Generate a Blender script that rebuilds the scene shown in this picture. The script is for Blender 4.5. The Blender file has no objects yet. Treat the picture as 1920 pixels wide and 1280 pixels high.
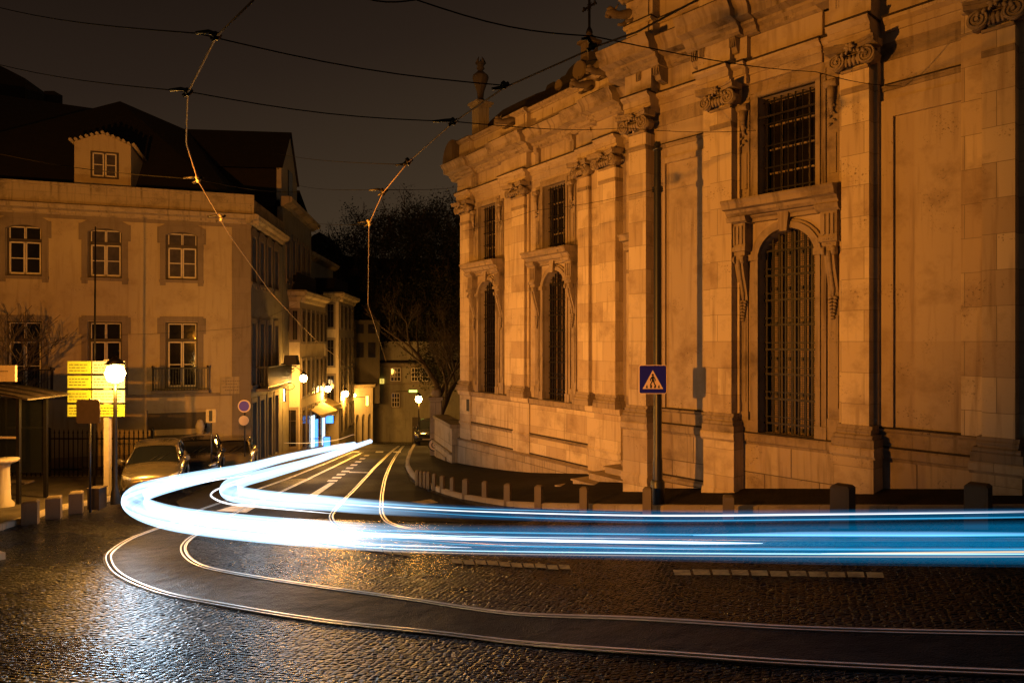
import bpy, math, random
from mathutils import Vector, Matrix, noise
R = math.radians
random.seed(7)
S = bpy.context.scene
C = S.collection
F = 1280.0; HZ = 640.0; CX = 960.0

# ---------------------------------------------------------------- terrain
def H(x, y):
    yy = max(y, -6.0)
    z = -3.28 - .0708*min(yy, 90)
    xs = 0.5*(x + math.sqrt(x*x + .25)) - .02
    xs = min(xs, 16 + .1*(xs-16)) if xs > 16 else xs
    z += .162*xs * (1.0 if yy < 30 else max(0.0, 1-(yy-30)/40))
    e = min(max(0.0, yy-25), 45)
    return z - .00106*e*e
def P(px, py, dh=0.0, ymax=110):
    """point where the line of sight through a photo pixel meets the ground (+dh)"""
    a = (px-CX)/F; b = (HZ-py)/F
    g = lambda Y: b*Y - H(a*Y, Y) - dh
    y0 = 2.5; s0 = g(y0)
    y = y0
    while y < ymax:
        y1 = y + .25
        if g(y1)*s0 <= 0:
            lo, hi = y, y1
            for _ in range(30):
                m = (lo+hi)/2
                if g(m)*s0 <= 0: hi = m
                else: lo = m
            return Vector((a*lo, lo, b*lo))
        y = y1
    return Vector((a*ymax, ymax, H(a*ymax, ymax)+dh))
def Q(px, py, Y):
    return Vector(((px-CX)/F*Y, Y, (HZ-py)/F*Y))

# ---------------------------------------------------------------- materials
MATS = {}
def newmat(name):
    m = bpy.data.materials.new(name); m.use_nodes = True
    MATS[name] = m
    nt = m.node_tree
    return m, nt, nt.nodes['Principled BSDF']
def N(nt, t, **k):
    n = nt.nodes.new(t)
    for a, v in k.items():
        if a in n.inputs.keys() if hasattr(n.inputs, 'keys') else False: n.inputs[a].default_value = v
        else: setattr(n, a, v)
    return n
def L(nt, a, b): nt.links.new(a, b)
def noisy(name, c1, c2, scale=6, rough=.7, metal=0, bump=.2, coord='Object', dist=.02, detail=6, spec=.5):
    m, nt, b = newmat(name)
    tc = N(nt, 'ShaderNodeTexCoord')
    n1 = N(nt, 'ShaderNodeTexNoise'); n1.inputs['Scale'].default_value = scale; n1.inputs['Detail'].default_value = detail
    n1.inputs['Roughness'].default_value = .65
    L(nt, tc.outputs[coord], n1.inputs['Vector'])
    r = N(nt, 'ShaderNodeValToRGB'); r.color_ramp.elements[0].position = .3; r.color_ramp.elements[1].position = .72
    r.color_ramp.elements[0].color = (*c1, 1); r.color_ramp.elements[1].color = (*c2, 1)
    L(nt, n1.outputs['Fac'], r.inputs['Fac']); L(nt, r.outputs['Color'], b.inputs['Base Color'])
    b.inputs['Roughness'].default_value = rough; b.inputs['Metallic'].default_value = metal
    b.inputs['Specular IOR Level'].default_value = spec
    if bump:
        n2 = N(nt, 'ShaderNodeTexNoise'); n2.inputs['Scale'].default_value = scale*5; n2.inputs['Detail'].default_value = 4
        L(nt, tc.outputs[coord], n2.inputs['Vector'])
        bp = N(nt, 'ShaderNodeBump'); bp.inputs['Strength'].default_value = bump; bp.inputs['Distance'].default_value = dist
        L(nt, n2.outputs['Fac'], bp.inputs['Height']); L(nt, bp.outputs['Normal'], b.inputs['Normal'])
    return m
def stone(name, c1, c2, stain, bw=1.1, bh=.62, joint=.006, jc=.55, stainamt=.75, bump=.5, rough=.85):
    """ashlar: per-block tint, joints, weather stains, pitting; uses the UV map (metres)"""
    m, nt, b = newmat(name)
    uv = N(nt, 'ShaderNodeUVMap')
    br = N(nt, 'ShaderNodeTexBrick'); br.offset = .5
    br.inputs['Color1'].default_value = (*c1, 1); br.inputs['Color2'].default_value = (*c2, 1)
    br.inputs['Mortar'].default_value = tuple(x*jc for x in c1)+(1,)
    br.inputs['Scale'].default_value = 1; br.inputs['Mortar Size'].default_value = joint
    br.inputs['Brick Width'].default_value = bw; br.inputs['Row Height'].default_value = bh
    br.inputs['Mortar Smooth'].default_value = .3
    L(nt, uv.outputs['UV'], br.inputs['Vector'])
    n1 = N(nt, 'ShaderNodeTexNoise'); n1.inputs['Scale'].default_value = .9; n1.inputs['Detail'].default_value = 9; n1.inputs['Roughness'].default_value = .68
    L(nt, uv.outputs['UV'], n1.inputs['Vector'])
    r1 = N(nt, 'ShaderNodeValToRGB'); r1.color_ramp.elements[0].position = .5; r1.color_ramp.elements[1].position = .72
    L(nt, n1.outputs['Fac'], r1.inputs['Fac'])
    # vertical run-off streaks
    mp = N(nt, 'ShaderNodeMapping'); mp.inputs['Scale'].default_value = (7, .5, 1)
    L(nt, uv.outputs['UV'], mp.inputs['Vector'])
    n3 = N(nt, 'ShaderNodeTexNoise'); n3.inputs['Scale'].default_value = 1; n3.inputs['Detail'].default_value = 5
    L(nt, mp.outputs['Vector'], n3.inputs['Vector'])
    r3 = N(nt, 'ShaderNodeValToRGB'); r3.color_ramp.elements[0].position = .52; r3.color_ramp.elements[1].position = .8
    L(nt, n3.outputs['Fac'], r3.inputs['Fac'])
    mx = N(nt, 'ShaderNodeMath', operation='MAXIMUM'); L(nt, r1.outputs['Color'], mx.inputs[0]); L(nt, r3.outputs['Color'], mx.inputs[1])
    ml = N(nt, 'ShaderNodeMath', operation='MULTIPLY'); ml.inputs[1].default_value = stainamt; L(nt, mx.outputs[0], ml.inputs[0])
    mix = N(nt, 'ShaderNodeMix', data_type='RGBA'); mix.inputs[7].default_value = (*stain, 1)
    L(nt, ml.outputs[0], mix.inputs[0]); L(nt, br.outputs['Color'], mix.inputs[6])
    # pitting
    n4 = N(nt, 'ShaderNodeTexNoise'); n4.inputs['Scale'].default_value = 22; n4.inputs['Detail'].default_value = 5; n4.inputs['Roughness'].default_value = .7
    L(nt, uv.outputs['UV'], n4.inputs['Vector'])
    n5 = N(nt, 'ShaderNodeTexNoise'); n5.inputs['Scale'].default_value = 1.6; n5.inputs['Detail'].default_value = 2
    L(nt, uv.outputs['UV'], n5.inputs['Vector'])
    r5 = N(nt, 'ShaderNodeValToRGB'); r5.color_ramp.elements[0].position = .56; r5.color_ramp.elements[1].position = .64
    L(nt, n5.outputs['Fac'], r5.inputs['Fac'])
    r4 = N(nt, 'ShaderNodeValToRGB'); r4.color_ramp.elements[0].position = .56; r4.color_ramp.elements[1].position = .66
    L(nt, n4.outputs['Fac'], r4.inputs['Fac'])
    pm = N(nt, 'ShaderNodeMath', operation='MULTIPLY'); L(nt, r4.outputs['Color'], pm.inputs[0]); L(nt, r5.outputs['Color'], pm.inputs[1])
    mix2 = N(nt, 'ShaderNodeMix', data_type='RGBA'); mix2.inputs[7].default_value = tuple(x*.45 for x in stain)+(1,)
    L(nt, pm.outputs[0], mix2.inputs[0]); L(nt, mix.outputs[2], mix2.inputs[6])
    L(nt, mix2.outputs[2], b.inputs['Base Color']); b.inputs['Roughness'].default_value = rough
    b.inputs['Specular IOR Level'].default_value = .25
    ad = N(nt, 'ShaderNodeMath', operation='MULTIPLY_ADD'); ad.inputs[1].default_value = -.8
    L(nt, pm.outputs[0], ad.inputs[0]); L(nt, n4.outputs['Fac'], ad.inputs[2])
    sb = N(nt, 'ShaderNodeMath', operation='MULTIPLY_ADD'); sb.inputs[1].default_value = -1.2
    L(nt, br.outputs['Fac'], sb.inputs[0]); L(nt, ad.outputs[0], sb.inputs[2])
    bp = N(nt, 'ShaderNodeBump'); bp.inputs['Strength'].default_value = bump; bp.inputs['Distance'].default_value = .012
    L(nt, sb.outputs[0], bp.inputs['Height']); L(nt, bp.outputs['Normal'], b.inputs['Normal'])
    return m
def plain(name, c, rough=.6, metal=0, spec=.5, emis=None, es=0, coat=0):
    m, nt, b = newmat(name)
    b.inputs['Base Color'].default_value = (*c, 1); b.inputs['Roughness'].default_value = rough
    b.inputs['Metallic'].default_value = metal; b.inputs['Specular IOR Level'].default_value = spec
    b.inputs['Coat Weight'].default_value = coat
    if emis:
        b.inputs['Emission Color'].default_value = (*emis, 1); b.inputs['Emission Strength'].default_value = es
    return m
def cobble(name, c1, c2, scale, rough, bstr, dist=.03, asphalt=False, spec=.10, ripple=False):
    m, nt, b = newmat(name)
    tc = N(nt, 'ShaderNodeTexCoord')
    wn = N(nt, 'ShaderNodeTexNoise'); wn.inputs['Scale'].default_value = .35; wn.inputs['Detail'].default_value = 3
    L(nt, tc.outputs['Object'], wn.inputs['Vector'])
    if asphalt:
        n1 = N(nt, 'ShaderNodeTexNoise'); n1.inputs['Scale'].default_value = 45; n1.inputs['Detail'].default_value = 6
        L(nt, tc.outputs['Object'], n1.inputs['Vector']); hout = n1.outputs['Fac']
        if ripple:
            n6 = N(nt, 'ShaderNodeTexNoise'); n6.inputs['Scale'].default_value = 2.6; n6.inputs['Detail'].default_value = 3; L(nt, tc.outputs['Object'], n6.inputs['Vector'])
            rq = N(nt, 'ShaderNodeMath', operation='MULTIPLY_ADD'); rq.inputs[1].default_value = 3.5; L(nt, n6.outputs['Fac'], rq.inputs[0]); L(nt, n1.outputs['Fac'], rq.inputs[2]); hout = rq.outputs[0]
    else:
        mp = N(nt, 'ShaderNodeMapping'); mp.inputs['Rotation'].default_value = (0, 0, R(14)); mp.inputs['Scale'].default_value = (.72, 1.15, 0.0)
        L(nt, tc.outputs['Object'], mp.inputs['Vector'])
        v = N(nt, 'ShaderNodeTexVoronoi'); v.feature = 'DISTANCE_TO_EDGE'; v.inputs['Scale'].default_value = scale; v.inputs['Randomness'].default_value = .5
        L(nt, mp.outputs['Vector'], v.inputs['Vector'])
        vc = N(nt, 'ShaderNodeTexVoronoi'); vc.inputs['Scale'].default_value = scale; vc.inputs['Randomness'].default_value = .5
        L(nt, mp.outputs['Vector'], vc.inputs['Vector'])
        rr = N(nt, 'ShaderNodeMapRange'); rr.interpolation_type = 'SMOOTHSTEP'; rr.inputs['From Max'].default_value = .3
        L(nt, v.outputs['Distance'], rr.inputs['Value'])
        n1 = N(nt, 'ShaderNodeTexNoise'); n1.inputs['Scale'].default_value = 18; n1.inputs['Detail'].default_value = 4
        L(nt, tc.outputs['Object'], n1.inputs['Vector'])
        a1 = N(nt, 'ShaderNodeMath', operation='MULTIPLY_ADD'); a1.inputs[1].default_value = .7
        L(nt, n1.outputs['Fac'], a1.inputs[0]); L(nt, rr.outputs['Result'], a1.inputs[2])
        sx = N(nt, 'ShaderNodeSeparateColor'); L(nt, vc.outputs['Color'], sx.inputs['Color'])
        a2 = N(nt, 'ShaderNodeMath', operation='MULTIPLY_ADD'); a2.inputs[1].default_value = .5
        L(nt, sx.outputs[0], a2.inputs[0]); L(nt, a1.outputs[0], a2.inputs[2])
        hout = a2.outputs[0]
    n0 = N(nt, 'ShaderNodeTexNoise'); n0.inputs['Scale'].default_value = 2.2; n0.inputs['Detail'].default_value = 7
    L(nt, tc.outputs['Object'], n0.inputs['Vector'])
    r = N(nt, 'ShaderNodeValToRGB'); r.color_ramp.elements[0].position = .3; r.color_ramp.elements[1].position = .7
    r.color_ramp.elements[0].color = (*c1, 1); r.color_ramp.elements[1].color = (*c2, 1)
    L(nt, n0.outputs['Fac'], r.inputs['Fac']); L(nt, r.outputs['Color'], b.inputs['Base Color'])
    rm = N(nt, 'ShaderNodeMapRange'); rm.inputs['From Min'].default_value = .35; rm.inputs['From Max'].default_value = .65
    rm.inputs['To Min'].default_value = rough-.08; rm.inputs['To Max'].default_value = rough+.14
    L(nt, wn.outputs['Fac'], rm.inputs['Value']); L(nt, rm.outputs['Result'], b.inputs['Roughness']); b.inputs['Specular IOR Level'].default_value = spec
    bp = N(nt, 'ShaderNodeBump'); bp.inputs['Strength'].default_value = bstr; bp.inputs['Distance'].default_value = dist
    L(nt, hout, bp.inputs['Height']); L(nt, bp.outputs['Normal'], b.inputs['Normal'])
    return m

M_ST = stone('church_limestone', (.60, .51, .36), (.42, .335, .235), (.19, .13, .08), stainamt=.8, jc=.4)
M_ST2 = stone('smooth_limestone', (.42, .35, .27), (.36, .295, .22), (.17, .12, .08), bw=3.2, bh=9, joint=.002, jc=.8, stainamt=.75, bump=.3)
M_STB = stone('rough_base_stone', (.42, .35, .27), (.34, .28, .21), (.13, .095, .065), bw=1.25, bh=.75, joint=.012, jc=.35, stainamt=.9, bump=.9)
M_TRIM = stone('carved_trim_stone', (.32, .26, .19), (.27, .215, .155), (.055, .038, .026), bw=1.7, bh=3, joint=.003, jc=.6, stainamt=.97, bump=.6)
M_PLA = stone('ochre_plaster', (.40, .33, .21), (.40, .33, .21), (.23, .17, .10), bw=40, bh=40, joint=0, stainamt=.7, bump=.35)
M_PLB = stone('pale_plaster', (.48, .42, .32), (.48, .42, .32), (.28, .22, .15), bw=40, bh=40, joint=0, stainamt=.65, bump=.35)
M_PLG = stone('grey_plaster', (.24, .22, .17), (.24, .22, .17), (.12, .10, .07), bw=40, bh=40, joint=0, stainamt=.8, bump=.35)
M_SUR = stone('window_stone', (.22, .18, .14), (.20, .165, .125), (.11, .085, .06), bw=.9, bh=.7, joint=.004, stainamt=.7, bump=.3)
M_SURD = stone('sooty_plaster', (.05, .042, .032), (.05, .042, .032), (.03, .024, .018), bw=40, bh=40, joint=0)
M_COP = stone('weathered_coping', (.36, .30, .20), (.34, .28, .19), (.07, .055, .035), bw=1.6, bh=3, joint=.004, stainamt=.95, bump=.6)
M_ROOF = noisy('old_roof_tiles', (.005, .0035, .003), (.012, .008, .006), scale=3, rough=.9, bump=.6)
M_IRON = noisy('black_iron', (.012, .011, .011), (.025, .022, .02), scale=12, rough=.45, metal=.6, bump=.1)
M_POLE = noisy('painted_pole', (.012, .014, .02), (.02, .02, .026), scale=8, rough=.4, bump=.06)
M_DARKW = noisy('dark_window_frame', (.03, .02, .015), (.05, .035, .025), scale=9, rough=.6, bump=.1)
M_WHITEW = noisy('white_window_frame', (.5, .44, .34), (.62, .56, .45), scale=9, rough=.55, bump=.1)
M_GLASS = noisy('night_glass', (.006, .006, .007), (.016, .013, .011), scale=1.5, rough=.05, bump=.04, spec=.25)
M_CURT = noisy('curtain_glass', (.035, .028, .02), (.09, .07, .05), scale=3, rough=.12, bump=.03, spec=.8)
M_COB = cobble('wet_basalt_cobbles', (.0025, .0023, .0023), (.008, .007, .0068), 14, .21, 1.0, .10)
M_ASP = cobble('wet_asphalt', (.007, .007, .008), (.013, .012, .013), 1, .62, .6, .02, asphalt=True, spec=.07)
M_CON = cobble('track_bed_asphalt', (.002, .0019, .0019), (.005, .0047, .0047), 1, .36, 1, .03, asphalt=True, spec=.05, ripple=True)
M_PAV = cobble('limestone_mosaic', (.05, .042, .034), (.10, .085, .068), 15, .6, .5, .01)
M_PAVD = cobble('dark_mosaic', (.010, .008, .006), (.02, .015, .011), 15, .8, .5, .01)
M_KERB = stone('kerb_stone', (.30, .26, .2), (.24, .2, .15), (.12, .09, .07), bw=1.2, bh=3, joint=.01, stainamt=.8)
M_RAIL = noisy('worn_rail_steel', (.5, .48, .45), (.8, .78, .74), scale=3, rough=.30, metal=1, bump=.12, dist=.004)
M_GROOVE = plain('rail_groove', (.006, .006, .006), rough=.9)
M_WIRE = plain('copper_wire', (.30, .20, .10), rough=.6, metal=.6)
M_CABLE = plain('dark_cable', (.004, .0035, .003), rough=.9, spec=.1)
M_PAINTW = noisy('worn_white_paint', (.25, .24, .22), (.8, .78, .74), scale=9, rough=.45, bump=.3)
M_PAINTY = noisy('worn_yellow_paint_and_sparkle', (.12, .09, .04), (.62, .48, .2), scale=7, rough=.5, bump=.4)
M_BOL = stone('bollard_stone', (.42, .37, .28), (.37, .32, .24), (.18, .13, .09), bw=4, bh=4, joint=0, stainamt=.8)
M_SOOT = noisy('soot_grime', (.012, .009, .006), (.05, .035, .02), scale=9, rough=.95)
M_BOLM = stone('grey_bollard_stone', (.17, .14, .10), (.15, .12, .09), (.09, .065, .045), bw=4, bh=4, joint=0, stainamt=.9)
M_BOLD = stone('dark_block_stone', (.13, .10, .07), (.11, .085, .06), (.04, .03, .02), bw=4, bh=4, joint=0, stainamt=.9)
M_BARK = noisy('tree_bark', (.03, .02, .013), (.085, .06, .04), scale=9, rough=.95, bump=.8, dist=.05)
M_LEAF = noisy('dark_foliage', (.007, .008, .003), (.022, .023, .009), scale=3, rough=.7, bump=0)
M_HILL = noisy('hillside_earth', (.012, .012, .008), (.03, .028, .018), scale=.7, rough=1, bump=.6)
M_LAMP = plain('lit_sodium_lamp', (1, .8, .5), emis=(1, .62, .22), es=60)
M_WARMWIN = plain('lit_window', (1, .8, .4), emis=(1, .75, .3), es=3)
M_BLUEWIN = plain('blue_lit_screen', (.1, .3, 1), emis=(.06, .3, 1), es=2.2)
M_CYANW = plain('cool_lit_shop', (.6, .8, 1), emis=(.45, .72, 1), es=1.6)
M_GREENS = plain('green_lit_sign', (.5, 1, .3), emis=(.55, 1, .15), es=3.0)
M_YELS = plain('yellow_lit_sign', (1, .8, .2), emis=(1, .72, .12), es=1.0)
M_SIGNB = plain('sign_blue', (.012, .012, .42), rough=.45)
M_SIGNW = plain('sign_white', (.85, .66, .5), rough=.5)
M_BLACK = plain('sign_black', (.006, .006, .006), rough=.6)
M_PANEL = plain('panel_yellow', (.32, .40, .05), rough=.5)
M_PANELW = plain('panel_white', (.5, .56, .5), rough=.45)
M_TEXT = plain('panel_lettering', (.03, .03, .01), rough=.6)
M_POSTG = noisy('galvanised_post', (.35, .3, .22), (.5, .44, .32), scale=8, rough=.5, metal=.3, bump=.1)
M_CAR1 = plain('silver_gold_paint', (.13, .11, .075), rough=.26, metal=.6, coat=.8)
M_CAR2 = plain('black_paint', (.02, .02, .022), rough=.2, metal=.3, coat=1)
M_CAR3 = plain('yellow_grey_paint', (.4, .32, .14), rough=.25, metal=.4, coat=.8)
M_CGL = plain('car_glass', (.008, .009, .01), rough=.05, spec=.9)
M_TYRE = plain('rubber', (.015, .015, .015), rough=.8)
M_RIM = plain('wheel_alloy', (.45, .45, .46), rough=.3, metal=1)
M_LENS = plain('headlight_lens', (.6, .6, .6), rough=.1, metal=.6, coat=1)
M_AWN = noisy('awning_canvas', (.42, .30, .10), (.62, .46, .18), scale=6, rough=.8, bump=.2)
def lattice():
    m, nt, b = newmat('leaded_lattice')
    uv = N(nt, 'ShaderNodeUVMap')
    br = N(nt, 'ShaderNodeTexBrick'); br.offset = 0
    br.inputs['Color1'].default_value = (.22, .13, .08, 1); br.inputs['Color2'].default_value = (.13, .07, .04, 1)
    br.inputs['Mortar'].default_value = (.012, .01, .008, 1); br.inputs['Scale'].default_value = 1
    br.inputs['Mortar Size'].default_value = .009; br.inputs['Brick Width'].default_value = .05; br.inputs['Row Height'].default_value = .05
    L(nt, uv.outputs['UV'], br.inputs['Vector']); L(nt, br.outputs['Color'], b.inputs['Base Color']); b.inputs['Roughness'].default_value = .5
    return m
M_LAT = lattice()
def glow(name, c_hot, s_hot, c_cold, s_cold, u0, u1, streak=.35, vs=4.0):
    """additive light: strength and tint run from hot to cold along the path (u), streaks across it (v)"""
    m, nt, b = newmat(name); nt.nodes.remove(b)
    out = nt.nodes['Material Output']
    uv = N(nt, 'ShaderNodeUVMap'); sp = N(nt, 'ShaderNodeSeparateXYZ'); L(nt, uv.outputs['UV'], sp.inputs[0])
    mr = N(nt, 'ShaderNodeMapRange'); mr.interpolation_type = 'SMOOTHSTEP'
    mr.inputs['From Min'].default_value = u0; mr.inputs['From Max'].default_value = u1
    L(nt, sp.outputs['X'], mr.inputs['Value'])
    mc = N(nt, 'ShaderNodeMix', data_type='RGBA'); mc.inputs[6].default_value = (*c_hot, 1); mc.inputs[7].default_value = (*c_cold, 1)
    L(nt, mr.outputs['Result'], mc.inputs[0])
    lg = N(nt, 'ShaderNodeMapRange'); lg.inputs['To Min'].default_value = math.log(s_hot); lg.inputs['To Max'].default_value = math.log(s_cold)
    L(nt, mr.outputs['Result'], lg.inputs['Value'])
    ex = N(nt, 'ShaderNodeMath', operation='EXPONENT'); L(nt, lg.outputs['Result'], ex.inputs[0])
    cb = N(nt, 'ShaderNodeCombineXYZ'); 
    mu = N(nt, 'ShaderNodeMath', operation='MULTIPLY'); mu.inputs[1].default_value = .012; L(nt, sp.outputs['X'], mu.inputs[0]); L(nt, mu.outputs[0], cb.inputs['X'])
    mv = N(nt, 'ShaderNodeMath', operation='MULTIPLY'); mv.inputs[1].default_value = vs; L(nt, sp.outputs['Y'], mv.inputs[0]); L(nt, mv.outputs[0], cb.inputs['Y'])
    n = N(nt, 'ShaderNodeTexNoise'); n.inputs['Scale'].default_value = 1.6; n.inputs['Detail'].default_value = 5; L(nt, cb.outputs[0], n.inputs['Vector'])
    r = N(nt, 'ShaderNodeMapRange'); r.inputs['From Min'].default_value = .35; r.inputs['From Max'].default_value = .66
    r.inputs['To Min'].default_value = 1-streak; r.inputs['To Max'].default_value = 1+streak*1.6; L(nt, n.outputs['Fac'], r.inputs['Value'])
    ms = N(nt, 'ShaderNodeMath', operation='MULTIPLY'); L(nt, ex.outputs[0], ms.inputs[0]); L(nt, r.outputs['Result'], ms.inputs[1])
    # light is densest at the middle height of the band and thins out towards its top and bottom
    an = N(nt, 'ShaderNodeMath', operation='MULTIPLY'); an.inputs[1].default_value = 2*math.pi; L(nt, sp.outputs['Y'], an.inputs[0])
    cs = N(nt, 'ShaderNodeMath', operation='COSINE'); L(nt, an.outputs[0], cs.inputs[0])
    sq = N(nt, 'ShaderNodeMath', operation='MULTIPLY'); L(nt, cs.outputs[0], sq.inputs[0]); L(nt, cs.outputs[0], sq.inputs[1])
    pw = N(nt, 'ShaderNodeMath', operation='POWER'); pw.inputs[1].default_value = 1.1; L(nt, sq.outputs[0], pw.inputs[0])
    fl = N(nt, 'ShaderNodeMapRange'); fl.inputs['To Min'].default_value = .42; fl.inputs['To Max'].default_value = .04; L(nt, mr.outputs['Result'], fl.inputs['Value'])
    mxx = N(nt, 'ShaderNodeMath', operation='MAXIMUM'); L(nt, fl.outputs['Result'], mxx.inputs[0]); L(nt, pw.outputs[0], mxx.inputs[1])
    mp2 = N(nt, 'ShaderNodeMath', operation='MULTIPLY'); L(nt, ms.outputs[0], mp2.inputs[0]); L(nt, mxx.outputs[0], mp2.inputs[1])
    em = N(nt, 'ShaderNodeEmission'); L(nt, mc.outputs[2], em.inputs['Color']); L(nt, mp2.outputs[0], em.inputs['Strength'])
    tr = N(nt, 'ShaderNodeBsdfTransparent'); ad = N(nt, 'ShaderNodeAddShader')
    L(nt, tr.outputs[0], ad.inputs[0]); L(nt, em.outputs[0], ad.inputs[1]); L(nt, ad.outputs[0], out.inputs['Surface'])
    return m

# ---------------------------------------------------------------- mesh builder
WM = {}
class MB:
    def __init__(s, m=None): s.v = []; s.f = []; s.uv = []; s.m = m or Matrix.Identity(4); s.sm = []
    def face(s, pts, uvs=None, smooth=False):
        n0 = len(s.v)
        pts = [Vector(p) for p in pts]
        if uvs is None:
            n = Vector((0, 0, 0))
            for i in range(len(pts)):
                a, b = pts[i], pts[(i+1) % len(pts)]
                n += a.cross(b)
            ax, ay, az = abs(n.x), abs(n.y), abs(n.z)
            if ay >= ax and ay >= az: uvs = [(p.x, p.z) for p in pts]
            elif ax >= az: uvs = [(p.y+7.3, p.z) for p in pts]
            else: uvs = [(p.x, p.y) for p in pts]
        s.v += [s.m @ p for p in pts]; s.f.append(tuple(range(n0, n0+len(pts)))); s.uv += uvs; s.sm.append(smooth)
    def box(s, x0, x1, y0, y1, z0, z1):
        a = lambda *p: Vector(p)
        s.face([a(x0,y0,z0), a(x1,y0,z0), a(x1,y0,z1), a(x0,y0,z1)]); s.face([a(x1,y1,z0), a(x0,y1,z0), a(x0,y1,z1), a(x1,y1,z1)])
        s.face([a(x0,y1,z0), a(x0,y0,z0), a(x0,y0,z1), a(x0,y1,z1)]); s.face([a(x1,y0,z0), a(x1,y1,z0), a(x1,y1,z1), a(x1,y0,z1)])
        s.face([a(x0,y0,z1), a(x1,y0,z1), a(x1,y1,z1), a(x0,y1,z1)]); s.face([a(x0,y1,z0), a(x1,y1,z0), a(x1,y0,z0), a(x0,y0,z0)])
        return s
    def frus(s, x, y, z0, z1, w0, d0, w1, d1):
        b = [(x-w0,y-d0,z0),(x+w0,y-d0,z0),(x+w0,y+d0,z0),(x-w0,y+d0,z0)]; t = [(x-w1,y-d1,z1),(x+w1,y-d1,z1),(x+w1,y+d1,z1),(x-w1,y+d1,z1)]
        for i in range(4):
            j = (i+1) % 4; s.face([b[i], b[j], t[j], t[i]])
        s.face(t); s.face(b[::-1]); return s
    def prism(s, poly, a0, a1, axis='x', smooth=False):
        """poly: 2D points; axis x -> (y,z); y -> (x,z); z -> (x,y)"""
        if axis == 'x': g = lambda p, a: Vector((a, p[0], p[1]))
        elif axis == 'y': g = lambda p, a: Vector((p[0], a, p[1]))
        else: g = lambda p, a: Vector((p[0], p[1], a))
        n = len(poly)
        for i in range(n):
            j = (i+1) % n
            s.face([g(poly[i],a0), g(poly[j],a0), g(poly[j],a1), g(poly[i],a1)], smooth=smooth)
        s.face([g(p,a0) for p in poly][::-1]); s.face([g(p,a1) for p in poly]); return s
    def lathe(s, prof, x, y, n=16, smooth=True, cap=True):
        for k in range(n):
            a, b = 2*math.pi*k/n, 2*math.pi*(k+1)/n
            for i in range(len(prof)-1):
                (r0,z0),(r1,z1) = prof[i], prof[i+1]
                pts = [(x+r0*math.cos(a),y+r0*math.sin(a),z0),(x+r0*math.cos(b),y+r0*math.sin(b),z0),(x+r1*math.cos(b),y+r1*math.sin(b),z1),(x+r1*math.cos(a),y+r1*math.sin(a),z1)]
                if r0 < 1e-6: pts = [pts[0], pts[2], pts[3]]
                elif r1 < 1e-6: pts = pts[:3]
                s.face(pts, smooth=smooth)
        return s
    def tube(s, path, r, n=8, ry=None, smooth=True, ulen=None, cap=True):
        path = [Vector(p) for p in path]
        rs = r if isinstance(r, (list, tuple)) else [r]*len(path)
        rys = ry if isinstance(ry, (list, tuple)) else ([ry]*len(path) if ry else rs)
        rings = []; us = [0]; up0 = Vector((0,0,1)); pv = None
        for i, p in enumerate(path):
            t = (path[min(i+1,len(path)-1)] - path[max(i-1,0)])
            if t.length < 1e-9: t = Vector((0,0,1))
            t.normalize()
            sd = t.cross(up0)
            if sd.length < .05: sd = pv.copy() if pv else Vector((1,0,0))
            sd.normalize()
            if pv is not None and sd.dot(pv) < 0: sd = -sd
            pv = sd
            u = sd.cross(t).normalized()
            rings.append([p + sd*rs[i]*math.cos(2*math.pi*k/n) + u*rys[i]*math.sin(2*math.pi*k/n) for k in range(n)])
            if i: us.append(us[-1] + (path[i]-path[i-1]).length)
        for i in range(len(path)-1):
            for k in range(n):
                k2 = (k+1) % n
                U0, U1 = (ulen[i], ulen[i+1]) if ulen else (us[i], us[i+1])
                s.face([rings[i][k], rings[i][k2], rings[i+1][k2], rings[i+1][k]], uvs=[(U0,k/n),(U0,(k+1)/n),(U1,(k+1)/n),(U1,k/n)], smooth=smooth)
        if cap:
            s.face(rings[0][::-1], uvs=[(us[0] if not ulen else ulen[0], .5)]*n); s.face(rings[-1], uvs=[(us[-1] if not ulen else ulen[-1], .5)]*n)
        return s
    def build(s, name, mat, parent=None, root=None):
        me = bpy.data.meshes.new(name)
        inv = WM[parent.name].inverted() if parent is not None else Matrix.Identity(4)
        # weld identical vertices so the mesh is connected
        idx = {}; vs = []; mp = []
        for p in s.v:
            q = inv @ p; k = (round(q.x, 5), round(q.y, 5), round(q.z, 5))
            if k not in idx: idx[k] = len(vs); vs.append(q)
            mp.append(idx[k])
        fs = []; keep = []; uvk = []; c = 0
        for f, smv in zip(s.f, s.sm):
            g = []; u = []
            for i in f:
                if mp[i] not in g: g.append(mp[i]); u.append(s.uv[i])
            if len(g) >= 3: fs.append(g); keep.append(smv); uvk += u
        me.from_pydata(vs, [], fs)
        ul = me.uv_layers.new(name='UVMap')
        for i, u in enumerate(uvk): ul.data[i].uv = u
        me.polygons.foreach_set('use_smooth', keep)
        if isinstance(mat, (list, tuple)):
            for q in mat: me.materials.append(q)
        else: me.materials.append(mat)
        me.update()
        o = bpy.data.objects.new(name, me); C.objects.link(o)
        if parent is not None:
            o.parent = parent; WM[o.name] = WM[parent.name]
        else: WM[o.name] = Matrix.Identity(4)
        return o
def tag(o, label, cat, group=None, kind=None):
    if label: o['label'] = label
    if cat: o['category'] = cat
    if group: o['group'] = group
    if kind: o['kind'] = kind
    return o
def thing(name, label, cat, loc=(0,0,0), rz=0, group=None, mat=None):
    o = bpy.data.objects.new(name, None); C.objects.link(o); o.empty_display_size = .3
    m = mat if mat is not None else Matrix.Translation(Vector(loc)) @ Matrix.Rotation(rz, 4, 'Z')
    o.matrix_world = m; WM[o.name] = m.copy()
    return tag(o, label, cat, group)
def struct(o): o['kind'] = 'structure'; return o
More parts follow.
